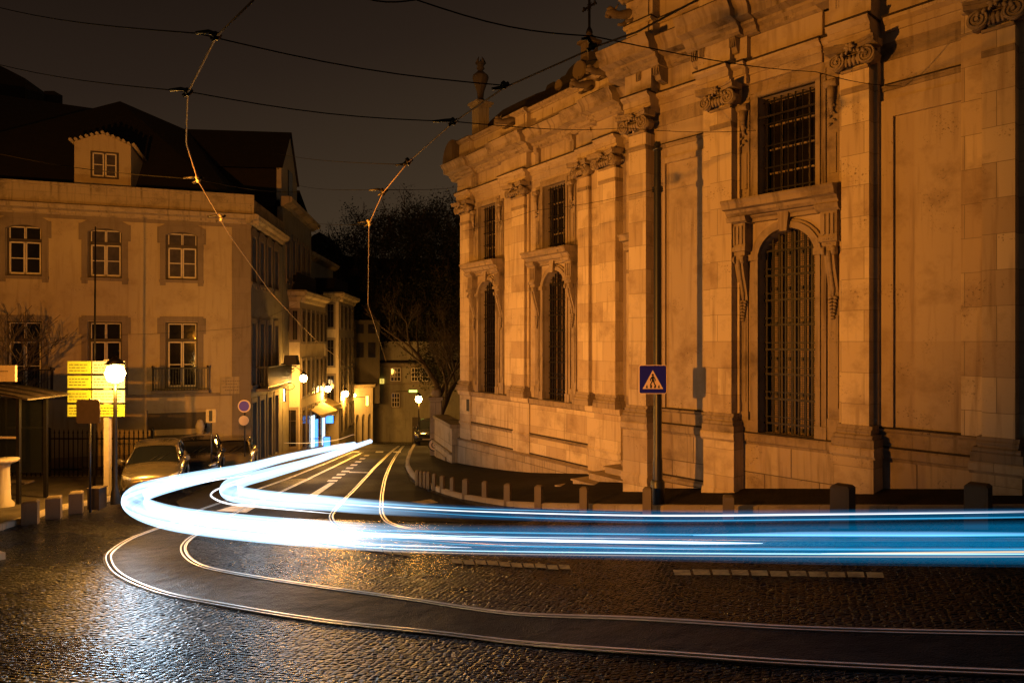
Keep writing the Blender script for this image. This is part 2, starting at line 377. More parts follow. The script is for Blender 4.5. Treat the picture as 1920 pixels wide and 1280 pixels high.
def own(mb, name, mat, label, cat, group=None, origin=None):
    """a thing that is one mesh, origin at its base"""
    o0 = Vector(origin) if origin is not None else mb.v[0]
    mb.v = [p-o0 for p in mb.v]
    o = mb.build(name, mat); o.location = o0; WM[o.name] = Matrix.Translation(o0)
    return tag(o, label, cat, group)
def dup(root, loc, rz=None, label=None, group=None):
    r = root.copy(); C.objects.link(r); r.location = loc
    if rz is not None: r.rotation_euler = (0, 0, rz)
    if label: r['label'] = label
    if group: r['group'] = group
    def rec(a, b):
        for ch in list(a.children):
            c = ch.copy(); C.objects.link(c); c.parent = b; rec(ch, c)
    rec(root, r)
    return r
def catmull(pts, k=8):
    pts = [Vector(p) for p in pts]; out = []
    for i in range(len(pts)-1):
        p0 = pts[max(i-1,0)]; p1 = pts[i]; p2 = pts[i+1]; p3 = pts[min(i+2,len(pts)-1)]
        for j in range(k):
            t = j/k
            out.append(.5*((2*p1)+(-p0+p2)*t+(2*p0-5*p1+4*p2-p3)*t*t+(-p0+3*p1-3*p2+p3)*t**3))
    out.append(pts[-1]); return out

# ---------------------------------------------------------------- camera, sky
cam = bpy.data.cameras.new('camera'); co = bpy.data.objects.new('camera', cam); C.objects.link(co)
co.location = (0,0,0); co.rotation_euler = (R(90),0,0); cam.lens = 24; cam.sensor_width = 36; cam.clip_end = 800
S.camera = co
w = bpy.data.worlds.new('World'); S.world = w; w.use_nodes = True
nt = w.node_tree; bg = nt.nodes['Background']
tc = N(nt, 'ShaderNodeTexCoord'); sp = N(nt, 'ShaderNodeSeparateXYZ'); L(nt, tc.outputs['Generated'], sp.inputs[0])
ad = N(nt, 'ShaderNodeMath', operation='MULTIPLY_ADD'); ad.inputs[1].default_value = -.28; L(nt, sp.outputs['X'], ad.inputs[0]); L(nt, sp.outputs['Z'], ad.inputs[2])
rp = N(nt, 'ShaderNodeValToRGB'); L(nt, ad.outputs[0], rp.inputs['Fac'])
e = rp.color_ramp.elements
e[0].position = 0; e[0].color = (.076, .050, .026, 1); e[1].position = .62; e[1].color = (.008, .0048, .0034, 1)
k = e.new(.28); k.color = (.042, .027, .0155, 1)
k = e.new(.44); k.color = (.022, .0135, .0088, 1)
L(nt, rp.outputs['Color'], bg.inputs['Color']); bg.inputs['Strength'].default_value = 1.0
S.view_settings.view_transform = 'Standard'; S.view_settings.look = 'None'; S.view_settings.exposure = 0; S.view_settings.gamma = 1

# ---------------------------------------------------------------- ground
def grid(name, x0, x1, y0, y1, nx, ny, mat, fz):
    b = MB(); vs = [[Vector((x0+(x1-x0)*i/nx, y0+(y1-y0)*j/ny, 0)) for i in range(nx+1)] for j in range(ny+1)]
    for r_ in vs:
        for p in r_: p.z = fz(p.x, p.y)
    for j in range(ny):
        for i in range(nx):
            b.face([vs[j][i], vs[j][i+1], vs[j+1][i+1], vs[j+1][i]], uvs=[(v.x, v.y) for v in (vs[j][i], vs[j][i+1], vs[j+1][i+1], vs[j+1][i])], smooth=True)
    return b.build(name, mat)
g = struct(grid('ground', -46, 46, -10, 82, 230, 230, M_COB, H))
def hillz(x, y):
    t = min(1, max(0, (y-66)/40)); t = t*t*(3-2*t)
    return -10.6 + t*23.5 + 1.5*noise.noise(Vector((x*.05, y*.05, 0)))
struct(grid('hillside', -120, 140, 66, 230, 60, 40, M_HILL, hillz))

def ribbon(name, inner, outer, mat, dh, nx=6):
    b = MB()
    rows = []
    for p, q in zip(inner, outer):
        rows.append([Vector((p[0]+(q[0]-p[0])*i/nx, p[1]+(q[1]-p[1])*i/nx, 0)) for i in range(nx+1)])
    for r_ in rows:
        for v in r_: v.z = H(v.x, v.y)+dh
    for j in range(len(rows)-1):
        for i in range(nx):
            pts = [rows[j][i], rows[j][i+1], rows[j+1][i+1], rows[j+1][i]]
            b.face(pts, uvs=[(v.x, v.y) for v in pts], smooth=True)
    return b.build(name, mat)
def side(path, off):
    out = []
    for i, p in enumerate(path):
        t = path[min(i+1,len(path)-1)] - path[max(i-1,0)]; t.z = 0; t.normalize()
        n_ = Vector((t.y, -t.x, 0)); q = p + n_*off; out.append(Vector((q.x, q.y, 0)))
    return out
def resample(path, n):
    d = [0]
    for i in range(1, len(path)): d.append(d[-1] + (path[i]-path[i-1]).length)
    out = []; j = 0
    for k in range(n):
        t = d[-1]*k/(n-1)
        while j < len(d)-2 and d[j+1] < t: j += 1
        a = (t-d[j])/max(1e-9, d[j+1]-d[j]); out.append(path[j].lerp(path[j+1], min(1,max(0,a))))
    return out
# right pavement (church side)
kr = [P(*q) for q in [(790,826),(774,838),(764,858),(761,876),(777,900),(805,915),(849,931),(901,941),(946,948),(1100,956),(1300,960),(1600,962),(1920,964)]]
kr.append(Vector((13.5, 6.5, 0))); kr.append(Vector((20, -2, 0)))
kerbR = resample(catmull(kr, 6), 110)
outR = resample([Vector(q) for q in [(8,75,0),(9,50,0),(12,38,0),(17,27,0),(24,16,0),(30,-2,0)]], 110)
def kerb(name, path, outer, w, mat):
    """kerb stones: top sheet + face down to the road"""
    b = MB(); ins = []
    for p, q in zip(path, outer):
        d = Vector((q.x-p.x, q.y-p.y, 0)).normalized(); ins.append(p+d*w)
    u = 0
    for i in range(len(path)-1):
        p, q, pi, qi = path[i], path[i+1], ins[i], ins[i+1]
        z = lambda v, h: Vector((v.x, v.y, H(v.x, v.y)+h))
        l = (q-p).length
        b.face([z(p,-.05), z(q,-.05), z(q,.13), z(p,.13)], uvs=[(u,0),(u+l,0),(u+l,.18),(u,.18)], smooth=True)
        b.face([z(p,.13), z(q,.13), z(qi,.13), z(pi,.13)], uvs=[(u,.2),(u+l,.2),(u+l,.35),(u,.35)], smooth=True)
        u += l
    return b.build(name, mat), ins
def near_out(path, sgn):
    return side(path, sgn)
ko, insR = kerb('kerb', kerbR, side(kerbR, -1.0), .16, M_KERB); struct(ko)
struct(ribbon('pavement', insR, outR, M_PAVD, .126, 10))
kl = [Vector((-30,5,0)), P(-200,1075), P(-90,1030), P(0,995), P(60,975), P(120,955), P(215,937), P(262,908), P(330,893), P(420,880), P(478,870), P(540,857), P(600,845), P(648,833)]
kl = [Vector((p.x, p.y, 0)) for p in kl]
kerbL = resample(catmull(kl, 6), 110)
outL = resample([Vector(q) for q in [(-45,5,0),(-45,20,0),(-36,30,0),(-22,40,0),(-20,62,0)]], 110)
ko, insL = kerb('kerb', kerbL, side(kerbL, -1.0) if False else side(kerbL, 1.0) if False else [p+Vector((-1,.3,0)) for p in kerbL], .16, M_KERB); struct(ko)
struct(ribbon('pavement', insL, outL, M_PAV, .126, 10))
# asphalt of the far road
ra = [P(*q) for q in [(660,832),(600,846),(540,860),(470,878),(400,905),(330,940),(350,965)]]
rb = [P(*q) for q in [(772,834),(764,850),(758,876),(770,902),(800,920),(900,950),(1000,975)]]
ra = [Vector((p.x,p.y,0)) for p in ra]; rb = [Vector((p.x,p.y,0)) for p in rb]
struct(ribbon('road', resample(ra, 90), resample(rb, 90), M_ASP, .006, 32))

# ---------------------------------------------------------------- tram tracks
def track_rail(pts, mat=M_RAIL):
    path = resample(catmull([P(*q, ) for q in pts], 8), 160)
    return path
def ext(pts): return pts
RO = [(660,848),(620,865),(550,893),(478,919),(418,941),(375,956),(310,985),(250,1008),(214,1030),(204,1048),(225,1077),(300,1109),(415,1133),(600,1163),(900,1196),(1200,1222),(1500,1243),(1920,1262),(2300,1272)]
RI = [(680,848),(640,868),(580,897),(516,927),(483,941),(435,965),(392,990),(356,1010),(344,1031),(368,1056),(435,1074),(600,1100),(800,1128),(1150,1158),(1500,1178),(1920,1188),(2300,1192)]
RA = [(748,836),(725,855),(700,880),(668,915),(645,938),(627,958),(622,972),(640,988),(690,1000),(800,1011),(1000,1021),(1300,1028),(1920,1030),(2300,1030)]
RB = [(757,836),(738,862),(725,890),(718,920),(716,945),(718,966),(735,982),(790,994),(900,1003),(1100,1008),(1500,1012),(1920,1012),(2300,1012)]
def rail(pts, group, label):
    path = track_rail(pts)
    root = thing('tram_rail', label, 'rail', Vector((path[0].x, path[0].y, H(path[0].x,path[0].y))), group=group)
    def strip(a, b_, h0, mat, name):
        m = MB(); A = side(path, a); B = side(path, b_); u = 0
        for i in range(len(A)-1):
            z = lambda v, h: Vector((v.x, v.y, H(v.x, v.y)+h))
            l = (A[i+1]-A[i]).length
            m.face([z(A[i],h0), z(A[i+1],h0), z(B[i+1],h0), z(B[i],h0)], uvs=[(u,0),(u+l,0),(u+l,1),(u,1)], smooth=True)
            m.face([z(A[i],0), z(A[i+1],0), z(A[i+1],h0), z(A[i],h0)], smooth=True)
            m.face([z(B[i],h0), z(B[i+1],h0), z(B[i+1],0), z(B[i],0)], smooth=True)
            u += l
        m.build(name, mat, root)
    strip(-.055, -.005, .016, M_RAIL, 'rail_head'); strip(-.005, .035, .010, M_GROOVE, 'groove'); strip(.035, .065, .015, M_RAIL, 'guard_lip')
    return path
pO = rail(RO, 'tram rails set in the street', 'outer rail of the tram curve sweeping across the foreground cobbles')
pI = rail(RI, 'tram rails set in the street', 'inner rail of the tram curve across the foreground, nearer the church')
pA = rail(RA, 'tram rails set in the street', 'left rail of the far tram track that runs straight up the street centre')
pB = rail(RB, 'tram rails set in the street', 'right rail of the far tram track, nearest the church kerb')
def bed(name, A, B, w, dh):
    a = resample([Vector((p.x,p.y,0)) for p in A], 160); b = resample([Vector((p.x,p.y,0)) for p in B], 160)
    a2, b2 = [], []
    for p, q in zip(a, b):
        d = (q-p).normalized(); a2.append(p-d*w); b2.append(q+d*w)
    return struct(ribbon(name, a2, b2, M_CON, dh, 6))
bed('track_bed', pO[50:], pI[50:], .10, .008)

# ---------------------------------------------------------------- painted road marks and a painted row of sparkle
def mark(name, quad, mat, dh=.009, n=10):
    """quad: four photo pixels -> painted patch on the ground"""
    a, b, c, d = [P(*q) for q in quad]
    m = MB()
    for i in range(n):
        t0, t1 = i/n, (i+1)/n
        pts = [a.lerp(b,t0), a.lerp(b,t1), d.lerp(c,t1), d.lerp(c,t0)]
        pts = [Vector((p.x,p.y,H(p.x,p.y)+dh)) for p in pts]
        m.face(pts, uvs=[(p.x,p.y) for p in pts])
    return m
def dashes(rows, mat, name):
    m = MB()
    for q in rows:
        mm = mark(name, q, mat, .013); n0 = len(m.v)
        m.v += mm.v; m.f += [tuple(i+n0 for i in f) for f in mm.f]; m.uv += mm.uv; m.sm += mm.sm
    return struct(m.build(name, mat))
cob = []
def row(x0, y0, x1, y1, n, hw):
    for i in range(n):
        a, b = i/n, (i+.86)/n
        X0, X1 = x0+(x1-x0)*a, x0+(x1-x0)*b; Y0, Y1 = y0+(y1-y0)*a, y0+(y1-y0)*b
        j = random.uniform(-1,1)
        cob.append([(X0,Y0-hw+j),(X1,Y1-hw+j),(X1+3,Y1+hw+j),(X0+3,Y0+hw+j)])
row(560,1008,770,1042,12,3.2); row(845,1052,1070,1065,10,4); row(1262,1073,1660,1079,11,5)  # first row paints golden sparkle onto the cobbles, the other two are dashes
dashes(cob, M_PAINTY, 'road_marking')
wl = [[(575,931),(592,931),(628,905),(618,905)]]
y0 = 903
for i in range(9):
    xa = 622+ i*8.0; ya = 903-i*6.0; hw = 9-i*.6
    wl.append([(xa-hw,ya),(xa+hw,ya),(xa+hw+3,ya-3.2+i*.15),(xa-hw+3,ya-3.2+i*.15)])
wl += [[(532,928),(575,930),(580,932.5),(534,931)], [(405,958),(462,961),(486,948),(452,944)]]
for x in (660, 705, 738): wl.append([(x, 846),(x+14,846),(x+13,848.5),(x-1,848.5)])
wl += [[(655,884),(690,885),(689,887),(654,886)]]
dashes(wl, M_PAINTW, 'road_marking')
mk = mark('road_marking', [(772,941),(808,936),(822,942),(795,946)], M_PAINTY, .012); struct(mk.build('road_marking', M_PAINTY))
# cast iron covers
for (x, y, r_, lab) in [(262,963,.0,'')]: pass

# ================================================================ CHURCH
HL = 2.1
class Wall:
    def __init__(s, k, x0, o):
        s.k, s.x0 = k, x0     # Y = HL*F/(k*(px-x0))
        a = s.pt(o); b = s.pt(o+400); s.o = a; s.d = (b-a).normalized()
        inn = Vector((-s.d.y, s.d.x, 0))
        s.M = Matrix(((s.d.x, inn.x, 0, a.x), (s.d.y, inn.y, 0, a.y), (0,0,1,0), (0,0,0,1)))
    def pt(s, px):
        Y = HL*F/(s.k*(px-s.x0)); return Vector(((px-CX)/F*Y, Y, 0))
    def s(s, px): return (s.pt(px)-s.o).dot(s.d)
WR = Wall(.109, -156.5, 1190); WL = Wall(.1185, 99.8, 1190)
church = thing('church', 'big limestone church with tall grilled windows, ionic pilasters and carved cornice on the right', 'church', (3.2,18.4,-4.1))
PILS = {}
def arch_pts(c, hw, zs, rise, n=14):
    return [(c-hw*math.cos(math.pi*i/n), zs+rise*math.sin(math.pi*i/n)) for i in range(n+1)]
def wall_strip(b, s0, s1, z0, z1, ops, y0=0., y1=.6):
    """ops: (c, hw, zb, zt, arched rise)"""
    ops = sorted(ops); cur = s0
    cols = {}
    for o in ops:
        cols.setdefault(round(o[0],3), []).append(o)
    for c in sorted(cols):
        os_ = sorted(cols[c], key=lambda o: o[2]); hw = os_[0][1]
        b.box(cur, c-hw, y0, y1, z0, z1); cur = c+hw
        z = z0
        for (_, hw, zb, zt, rise) in os_:
            if zb > z: b.box(c-hw, c+hw, y0, y1, z, zb)
            if rise:
                A = arch_pts(c, hw, zt-rise, rise)
                n = len(A)//2
                b.prism([(c-hw, zt)] + A[:n+1][::1], y0, y1, 'y') if False else None
                lft = A[:n+1]; rgt = A[n:]
                for i in range(len(lft)-1):
                    b.prism([lft[i], lft[i+1], (lft[i+1][0], zt+.001), (lft[i][0], zt+.001)], y0, y1, 'y')
                for i in range(len(rgt)-1):
                    b.prism([rgt[i], rgt[i+1], (rgt[i+1][0], zt+.001), (rgt[i][0], zt+.001)], y0, y1, 'y')
            z = zt
        b.box(c-hw, c+hw, y0, y1, z, z1)
    b.box(cur, s1, y0, y1, z0, z1)
def mould(b, s0, s1, prof, yb=.05, ret=True):
    """prof: list of (proj, z) from bottom to top; extruded along the wall, ends closed"""
    poly = [(yb, prof[0][1])] + [(-p, z) for p, z in prof] + [(yb, prof[-1][1])]
    b.prism(poly, s0, s1, 'x')
def spiral(b, c, z, y, r0, sgn=1, turns=2.4, n=46, tr=.018):
    pts = []; rs = []
    for i in range(n):
        t = i/(n-1); a = sgn*(math.pi/2 + t*turns*2*math.pi); r = r0*(1-t)**.8 + .012
        pts.append(Vector((c - r*math.cos(a)*1.0, y-.01, z + r*math.sin(a)))); rs.append(tr*(1-t*.5))
    b.tube(pts, rs, 6)
def disk_y(b, c, z, y0, y1, r, n=20, r2=None):
    r2 = r if r2 is None else r2
    for k in range(n):
        a, e_ = 2*math.pi*k/n, 2*math.pi*(k+1)/n
        p = lambda t, y, rr: Vector((c+rr*math.cos(t), y, z+rr*math.sin(t)))
        b.face([p(a,y0,r), p(e_,y0,r), p(e_,y1,r2), p(a,y1,r2)], smooth=True)
        b.face([p(a,y0,r), Vector((c,y0,z)), p(e_,y0,r)])
        b.face([p(e_,y1,r2), Vector((c,y1,z)), p(a,y1,r2)])
def capital(b, c, hw, yf):
    """ionic capital on a flat pilaster: angled volutes, egg row, flower, abacus"""
    z = 5.58; r_ = .165
    for sg in (-1, 1):
        x = c+sg*(hw+.02)
        disk_y(b, x, z, yf-.20, yf+.02, r_, 20, r_*.8)
        spiral(b, x, z, yf-.21, r_*.93, sg)
        disk_y(b, x, z, yf-.25, yf-.2, .03, 8)
        b.tube([(x+sg*.02, yf-.17, z), (x+sg*.05, yf-.05, z), (x+sg*.02, yf+.08, z)], [.15,.10,.15], 10)
    b.box(c-hw, c+hw, yf-.10, yf+.05, 5.52, 5.70)
    n = 6
    for i in range(n):
        x = c-hw*.72+2*hw*.72*i/(n-1)
        b.tube([(x, yf-.12, 5.46), (x, yf-.17, 5.56), (x, yf-.12, 5.66)], [.02,.048,.03], 6)
    b.box(c-hw*.98, c+hw*.98, yf-.05, yf+.05, 5.38, 5.43)
    # abacus with concave front, flower in the middle
    poly = []
    for i in range(9):
        t = i/8; x = c-hw-.2+(2*hw+.4)*t; poly.append((x, yf-.32+.14*math.sin(math.pi*t)))
    b.prism(poly+[(c+hw+.2, yf+.12),(c-hw-.2, yf+.12)], 5.76, 5.84, 'z')
    poly2 = [(x, y-.03) for x, y in poly]
    b.prism(poly2+[(c+hw+.2, yf+.12),(c-hw-.2, yf+.12)], 5.84, 5.90, 'z')
    for i in range(6):
        a = 2*math.pi*i/6
        b.tube([(c, yf-.26, 5.78), (c+.07*math.cos(a), yf-.30, 5.78+.07*math.sin(a)), (c+.11*math.cos(a), yf-.25, 5.78+.11*math.sin(a))], [.03,.035,.01], 6)
    for sg in (-1,1):   # husk garlands falling over the volutes
        for q in range(3):
            b.tube([(c+sg*(hw*.2+.09*q), yf-.22, 5.74-.02*q), (c+sg*(hw*.2+.09*q+.03), yf-.24, 5.68-.03*q)], [.045,.02], 6)
def pilaster(W, c, hw, yf=-.26, back=None, ped=True, yped=None, zg=None):
    b = MB(W.M); b.box(c-hw, c+hw, yf, .02, -1.66, 5.38)
    if back: b.box(back[0], back[1], yf*.42, .02, -1.70, 5.94)
    o = b.build('pilaster', M_ST, church)
    k = MB(W.M); capital(k, c, hw, yf); k.build('capital', M_TRIM, o)
    k = MB(W.M)
    x0, x1 = c-hw, c+hw
    k.box(x0-.14, x1+.14, yf-.14, .02, -2.08, -1.93)
    k.prism([(.02,-1.93),(yf-.11,-1.93),(yf-.135,-1.90),(yf-.135,-1.87),(yf-.11,-1.84),(.02,-1.84)], x0-.11, x1+.11, 'x')
    k.prism([(.02,-1.84),(yf-.05,-1.84),(yf-.05,-1.80),(.02,-1.80)], x0-.05, x1+.05, 'x')
    k.prism([(.02,-1.80),(yf-.07,-1.80),(yf-.09,-1.77),(yf-.07,-1.73),(yf-.03,-1.73),(yf-.03,-1.66),(.02,-1.66)], x0-.07, x1+.07, 'x')
    k.build('base_moulding', M_TRIM, o)
    k = MB(W.M); k.box(x0-.004, x1+.004, yf-.02, .02, 4.96, 5.03); k.box(x0-.002, x1+.002, yf-.035, .02, 5.03, 5.07)
    k.build('neck_band', M_TRIM, o)
    if ped:
        q = MB(W.M); q.box(x0-.12, x1+.12, yf-.10, .02, (zg or -6.2), -2.30)
        mould(q, x0-.16, x1+.16, [(-(yf)+.11,-2.30),(-(yf)+.17,-2.24),(-(yf)+.19,-2.12),(-(yf)+.16,-2.085)], .02)
        mould(q, x0-.15, x1+.15, [(-(yf)+.15,-3.62),(-(yf)+.15,-3.50),(-(yf)+.12,-3.42)], .02)
        q.build('pedestal', M_ST, o)
    return o
def entab(W, s0, s1, proj):
    """entablature run: architrave, frieze, cornice; proj = how far its face stands out"""
    b = MB(W.M)
    b.box(s0, s1, -proj-.03, .05, 5.90, 6.10); b.box(s0, s1, -proj-.07, .05, 6.10, 6.24)
    mould(b, s0, s1, [(proj+.08,6.24),(proj+.17,6.30),(proj+.19,6.36),(proj+.02,6.38)])
    b.box(s0, s1, -proj, .05, 6.38, 6.98)
    return b
def cornice(W, s0, s1, proj):
    b = MB(W.M)
    mould(b, s0, s1, [(proj+.03,6.98),(proj+.10,7.02),(proj+.12,7.10),(proj+.20,7.16),(proj+.21,7.22),(proj+.46,7.26),(proj+.48,7.42),(proj+.52,7.47),(proj+.60,7.56),(proj+.62,7.63),(proj+.55,7.66)])
    return b
def bracket(b, c, yf, z0, h, w, out):
    """curved scroll console: S profile extruded across, with side scrolls and leaf drop"""
    prof = []
    for i in range(13):
        t = i/12; prof.append((yf-out*(.15+.85*math.sin(math.pi/2*t)**1.6), z0+h*t))
    b.prism([(yf+.02, z0)] + prof + [(yf+.02, z0+h)], c-w/2, c+w/2, 'x', smooth=False)
    for sg in (-1,1):
        x = c+sg*w/2
        b.tube([(x-.03*sg, yf-out*.92, z0+h-.1),(x+.05*sg, yf-out*.92, z0+h-.1)], [.10,.085], 12)
    b.tube([(c, yf-out*(.15+.85*math.sin(math.pi/2*t)**1.6)-.02, z0+h*t) for t in [0,.15,.3,.5,.7,.9]], [.03,.05,.04,.04,.05,.05], 6)
    # acanthus drop
    for q in range(7):
        zz = z0-.04-.07*q; s_ = .07*(1-q/8)
        for sg in (-1,1): b.tube([(c, yf-.06, zz+.03),(c+sg*s_, yf-.10, zz),(c+sg*s_*1.5, yf-.05, zz-.03)], [.03,.035,.008], 5)
def window_bay(W, c, up=True, lower=True, litlat=True, door=False):
    hw = .66; zb = -2.08; zt = 2.50
    # ---- surround
    b = MB(W.M)
    for sg in (-1,1):
        a0, a1 = sorted((c+sg*.66, c+sg*.76)); b.box(a0, a1, -.10, .05, -1.80, 1.84)
        a0, a1 = sorted((c+sg*.76, c+sg*.87)); b.box(a0, a1, -.06, .05, -1.80, 1.9)
        a0, a1 = sorted((c+sg*.645, c+sg*.90)); b.box(a0, a1, -.12, .05, -2.08, -1.80)
        a0, a1 = sorted((c+sg*.93, c+sg*1.17)); b.box(a0, a1, -.05, .05, -2.08, 3.0)
        a0, a1 = sorted((c+sg*.97, c+sg*1.13)); b.box(a0, a1, -.075, -.05, -1.4, .55)
        a0, a1 = sorted((c+sg*.90, c+sg*1.20)); b.box(a0, a1, -.09, .05, -2.08, -1.62)
        a0, a1 = sorted((c+sg*.63, c+sg*.92)); b.box(a0, a1, -.15, .05, 1.84, 1.98)
    A0 = arch_pts(c, .66, 1.84, .66, 18); A1 = arch_pts(c, .80, 1.84, .80, 18)
    for i in range(18): b.prism([A0[i], A0[i+1], A1[i+1], A1[i]], -.12, .03, 'y')
    A1b = arch_pts(c, .87, 1.84, .86, 18)
    for i in range(18): b.prism([A1[i], A1[i+1], A1b[i+1], A1b[i]], -.07, .03, 'y')
    b.prism([(c-.08,2.42),(c+.08,2.42),(c+.13,2.86),(c-.13,2.86)], -.22, 0, 'y')
    win = b.build('window', M_TRIM, church)
    # ---- hood with entablature blocks
    b = MB(W.M)
    for sg in (-1,1):
        cc = c+sg*1.03
        b.box(cc-.17, cc+.17, -.30, .02, 2.16, 2.70)
        for q in (-.09, 0, .09): b.box(cc+q-.022, cc+q+.022, -.335, -.30, 2.22, 2.64)
        b.box(cc-.20, cc+.20, -.36, .02, 2.06, 2.16); b.box(cc-.15, cc+.15, -.28, .02, 1.96, 2.06)
        mould(b, cc-.24, cc+.24, [(.33,2.70),(.40,2.74),(.44,2.84),(.38,2.86)], .02)
    b.box(c-.85, c+.85, -.14, .02, 2.72, 2.86)
    mould(b, c-.82, c+.82, [(.16,2.80),(.22,2.84),(.26,2.90)], .02)
    mould(b, c-1.27, c+1.27, [(.38,2.86),(.44,2.92),(.48,2.98),(.60,3.0),(.62,3.10),(.68,3.16),(.66,3.2),(.05,3.24)], .02)
    b.build('hood', M_TRIM, win)
    for sg in (-1,1):
        k = MB(W.M); bracket(k, c+sg*1.03, -.02, .95, 1.03, .20, .27); k.build('console', M_TRIM, win)
    # ---- deep grille and lattice
    g_ = MB(W.M)
    nb = 9
    for i in range(nb):
        x = c-.60+1.2*i/(nb-1); top = 1.84+math.sqrt(max(0, .66**2-(x-c)**2))
        g_.box(x-.018, x+.018, .20, .236, zb, top)
    z = zb+.22; k_ = 0
    while z < 2.2:
        hwz = .66 if z < 1.84 else math.sqrt(max(.01, .66**2-(z-1.84)**2))
        g_.box(c-hwz, c+hwz, .185, .197, z-.022, z+.022); g_.box(c-hwz, c+hwz, .185, .197, z+.14, z+.165)
        z += .56
    g_.build('grille', M_IRON, win)
    l = MB(W.M); l.box(c-.66, c+.66, .42, .45, zb, 2.52); l.build('pane', M_LAT if litlat else M_GLASS, win)
    l = MB(W.M)
    for i in range(5):
        x = c-.66+1.32*i/4; l.box(x-.03, x+.03, .37, .415, zb, 2.5)
    for q in range(6): l.box(c-.66, c+.66, .375, .41, zb+.05+q*.8, zb+.12+q*.8)
    l.build('frame', M_DARKW, win)
    if not up: return win
    b = MB(W.M); z0, z1 = 3.27, 5.55
    for sg in (-1,1):
        a0, a1 = sorted((c+sg*.66, c+sg*.76)); b.box(a0, a1, -.10, .05, z0, z1)
        a0, a1 = sorted((c+sg*.76, c+sg*.86)); b.box(a0, a1, -.06, .05, z0, z1+.1)
        a0, a1 = sorted((c+sg*.89, c+sg*1.14)); b.box(a0, a1, -.055, .05, z0, 5.62)
        a0, a1 = sorted((c+sg*.94, c+sg*1.09)); b.box(a0, a1, -.085, -.055, z0+.25, 4.35)
        x = c+sg*1.01
        b.tube([(x-.13, -.15, 5.38),(x+.13, -.15, 5.38)], .085, 10)
        b.tube([(x, -.12, 5.3),(x, -.16, 5.1),(x, -.1, 4.75)], [.09,.07,.03], 8)
        for q in range(6): b.tube([(x+(-1)**q*.03,-.10,4.95-.08*q),(x+(-1)**q*.07,-.14,4.9-.08*q)], [.035,.012], 5)
    b.box(c-.76, c+.76, -.10, .05, z1, z1+.12); b.box(c-.86, c+.86, -.06, .05, z1+.12, z1+.22)
    uw = b.build('window', M_TRIM, church)
    b = MB(W.M)
    for i in range(5):
        x = c-.66+1.32*i/4; b.box(x-.022, x+.022, .36, .40, z0, z1)
    for q in range(5): b.box(c-.66, c+.66, .365, .395, z0+.03+q*.55, z0+.07+q*.55)
    b.build('frame', noframe, uw)
    b = MB(W.M); b.box(c-.66, c+.66, .42, .44, z0, z1); b.build('pane', M_GLASS, uw)
    b = MB(W.M)
    for i in range(8):
        x = c-.58+1.16*i/7; b.box(x-.014, x+.014, .18, .208, z0, z1)
    for q in range(5): b.box(c-.66, c+.66, .165, .178, z0+.18+q*.5, z0+.21+q*.5)
    b.build('grille', M_IRON, uw)
    return win
noframe = noisy('faded_window_frame', (.12, .09, .06), (.3, .23, .16), scale=9, rough=.6, bump=.1)

# --- left wing
sl = WL.s
e0 = sl(866)
cW1 = (sl(884)+sl(952))/2 - .02; cW2 = (sl(997)+sl(1092))/2; 
cM = (sl(968)+sl(992))/2; hM = (sl(992)-sl(968))/2
cN1 = (sl(1093)+sl(1113))/2; hN1 = (sl(1113)-sl(1093))/2
cN2 = (sl(1137)+sl(1168))/2; hN2 = (sl(1168)-sl(1137))/2
cW3 = sl(1168)+1.75
LE = sl(1190)+2.4
ops = [(c, .66, -2.08, 2.50, .66) for c in (cW1, cW2, cW3)] + [(c, .66, 3.27, 5.55, 0) for c in (cW1, cW2, cW3)]
b = MB(WL.M); wall_strip(b, e0, LE, -2.1, 6.0, ops); b.box(e0, LE, .02, .6, 6.0, 8.5); b.box(e0+.02, e0+.6, .6, 9, -7, 8.5)
b.build('wall', M_ST2, church)
b = MB(WL.M); b.box(e0-.05, LE, -.04, .6, -3.43, -2.3); b.box(e0-.06, LE, -.06, .6, -4.17, -3.50)
b.build('plinth', M_ST, church)
b = MB(WL.M); b.box(e0-.1, LE, -.16, .6, -7.5, -4.24); b.build('plinth', M_STB, church)
for pr in ([(.05,-2.32),(.12,-2.28),(.14,-2.14),(.11,-2.1)], [(.08,-3.52),(.12,-3.46),(.06,-3.42)], [(.16,-4.26),(.2,-4.2),(.08,-4.15)]):
    b = MB(WL.M); mould(b, e0-.1, LE, pr); b.build('string_course', M_TRIM, church)
pil = [( (sl(871)+sl(888))/2, .5*(sl(888)-sl(871)), None), (cM, hM, (sl(950), sl(995))), (cN1, hN1, (sl(1093)-.05, sl(1132))), (cN2, hN2, None)]
for c, h_, bk in pil: pilaster(WL, c, min(h_, .42), -.22 if bk or c < cM else -.32, bk, ped=False)
# wider pedestals under the pilasters
for a0, a1, pj in ((sl(866), sl(886), .10), (sl(966), sl(996), .10), (sl(1110), sl(1172), .18)):
    b = MB(WL.M); b.box(a0, a1, -pj, 0, -4.2, -2.3); mould(b, a0-.04, a1+.04, [(pj+.01,-2.31),(pj+.08,-2.26),(pj+.1,-2.12),(pj+.06,-2.08)])
    mould(b, a0-.02, a1+.02, [(pj+.02,-3.53),(pj+.05,-3.46),(pj+.01,-3.40)]); b.build('pedestal', M_ST, church)
for c in (cW1, cW2, cW3): window_bay(WL, c, litlat=(c == cW2))
b = MB(WL.M); b.box(sl(881)-.10, sl(881)+.12, -.115, -.10, -2.95, -2.45); b.build('vent_panel', M_BLACK, church)
runs = [(e0-.15, sl(889), .14), (sl(889), sl(949), .0), (sl(949), sl(996), .22), (sl(996), sl(1090), 0), (sl(1090), sl(1133), .12), (sl(1133), sl(1172), .32), (sl(1172), LE, 0)]
ent = MB(WL.M); cor = MB(WL.M); par = MB(WL.M); cop = MB(WL.M)
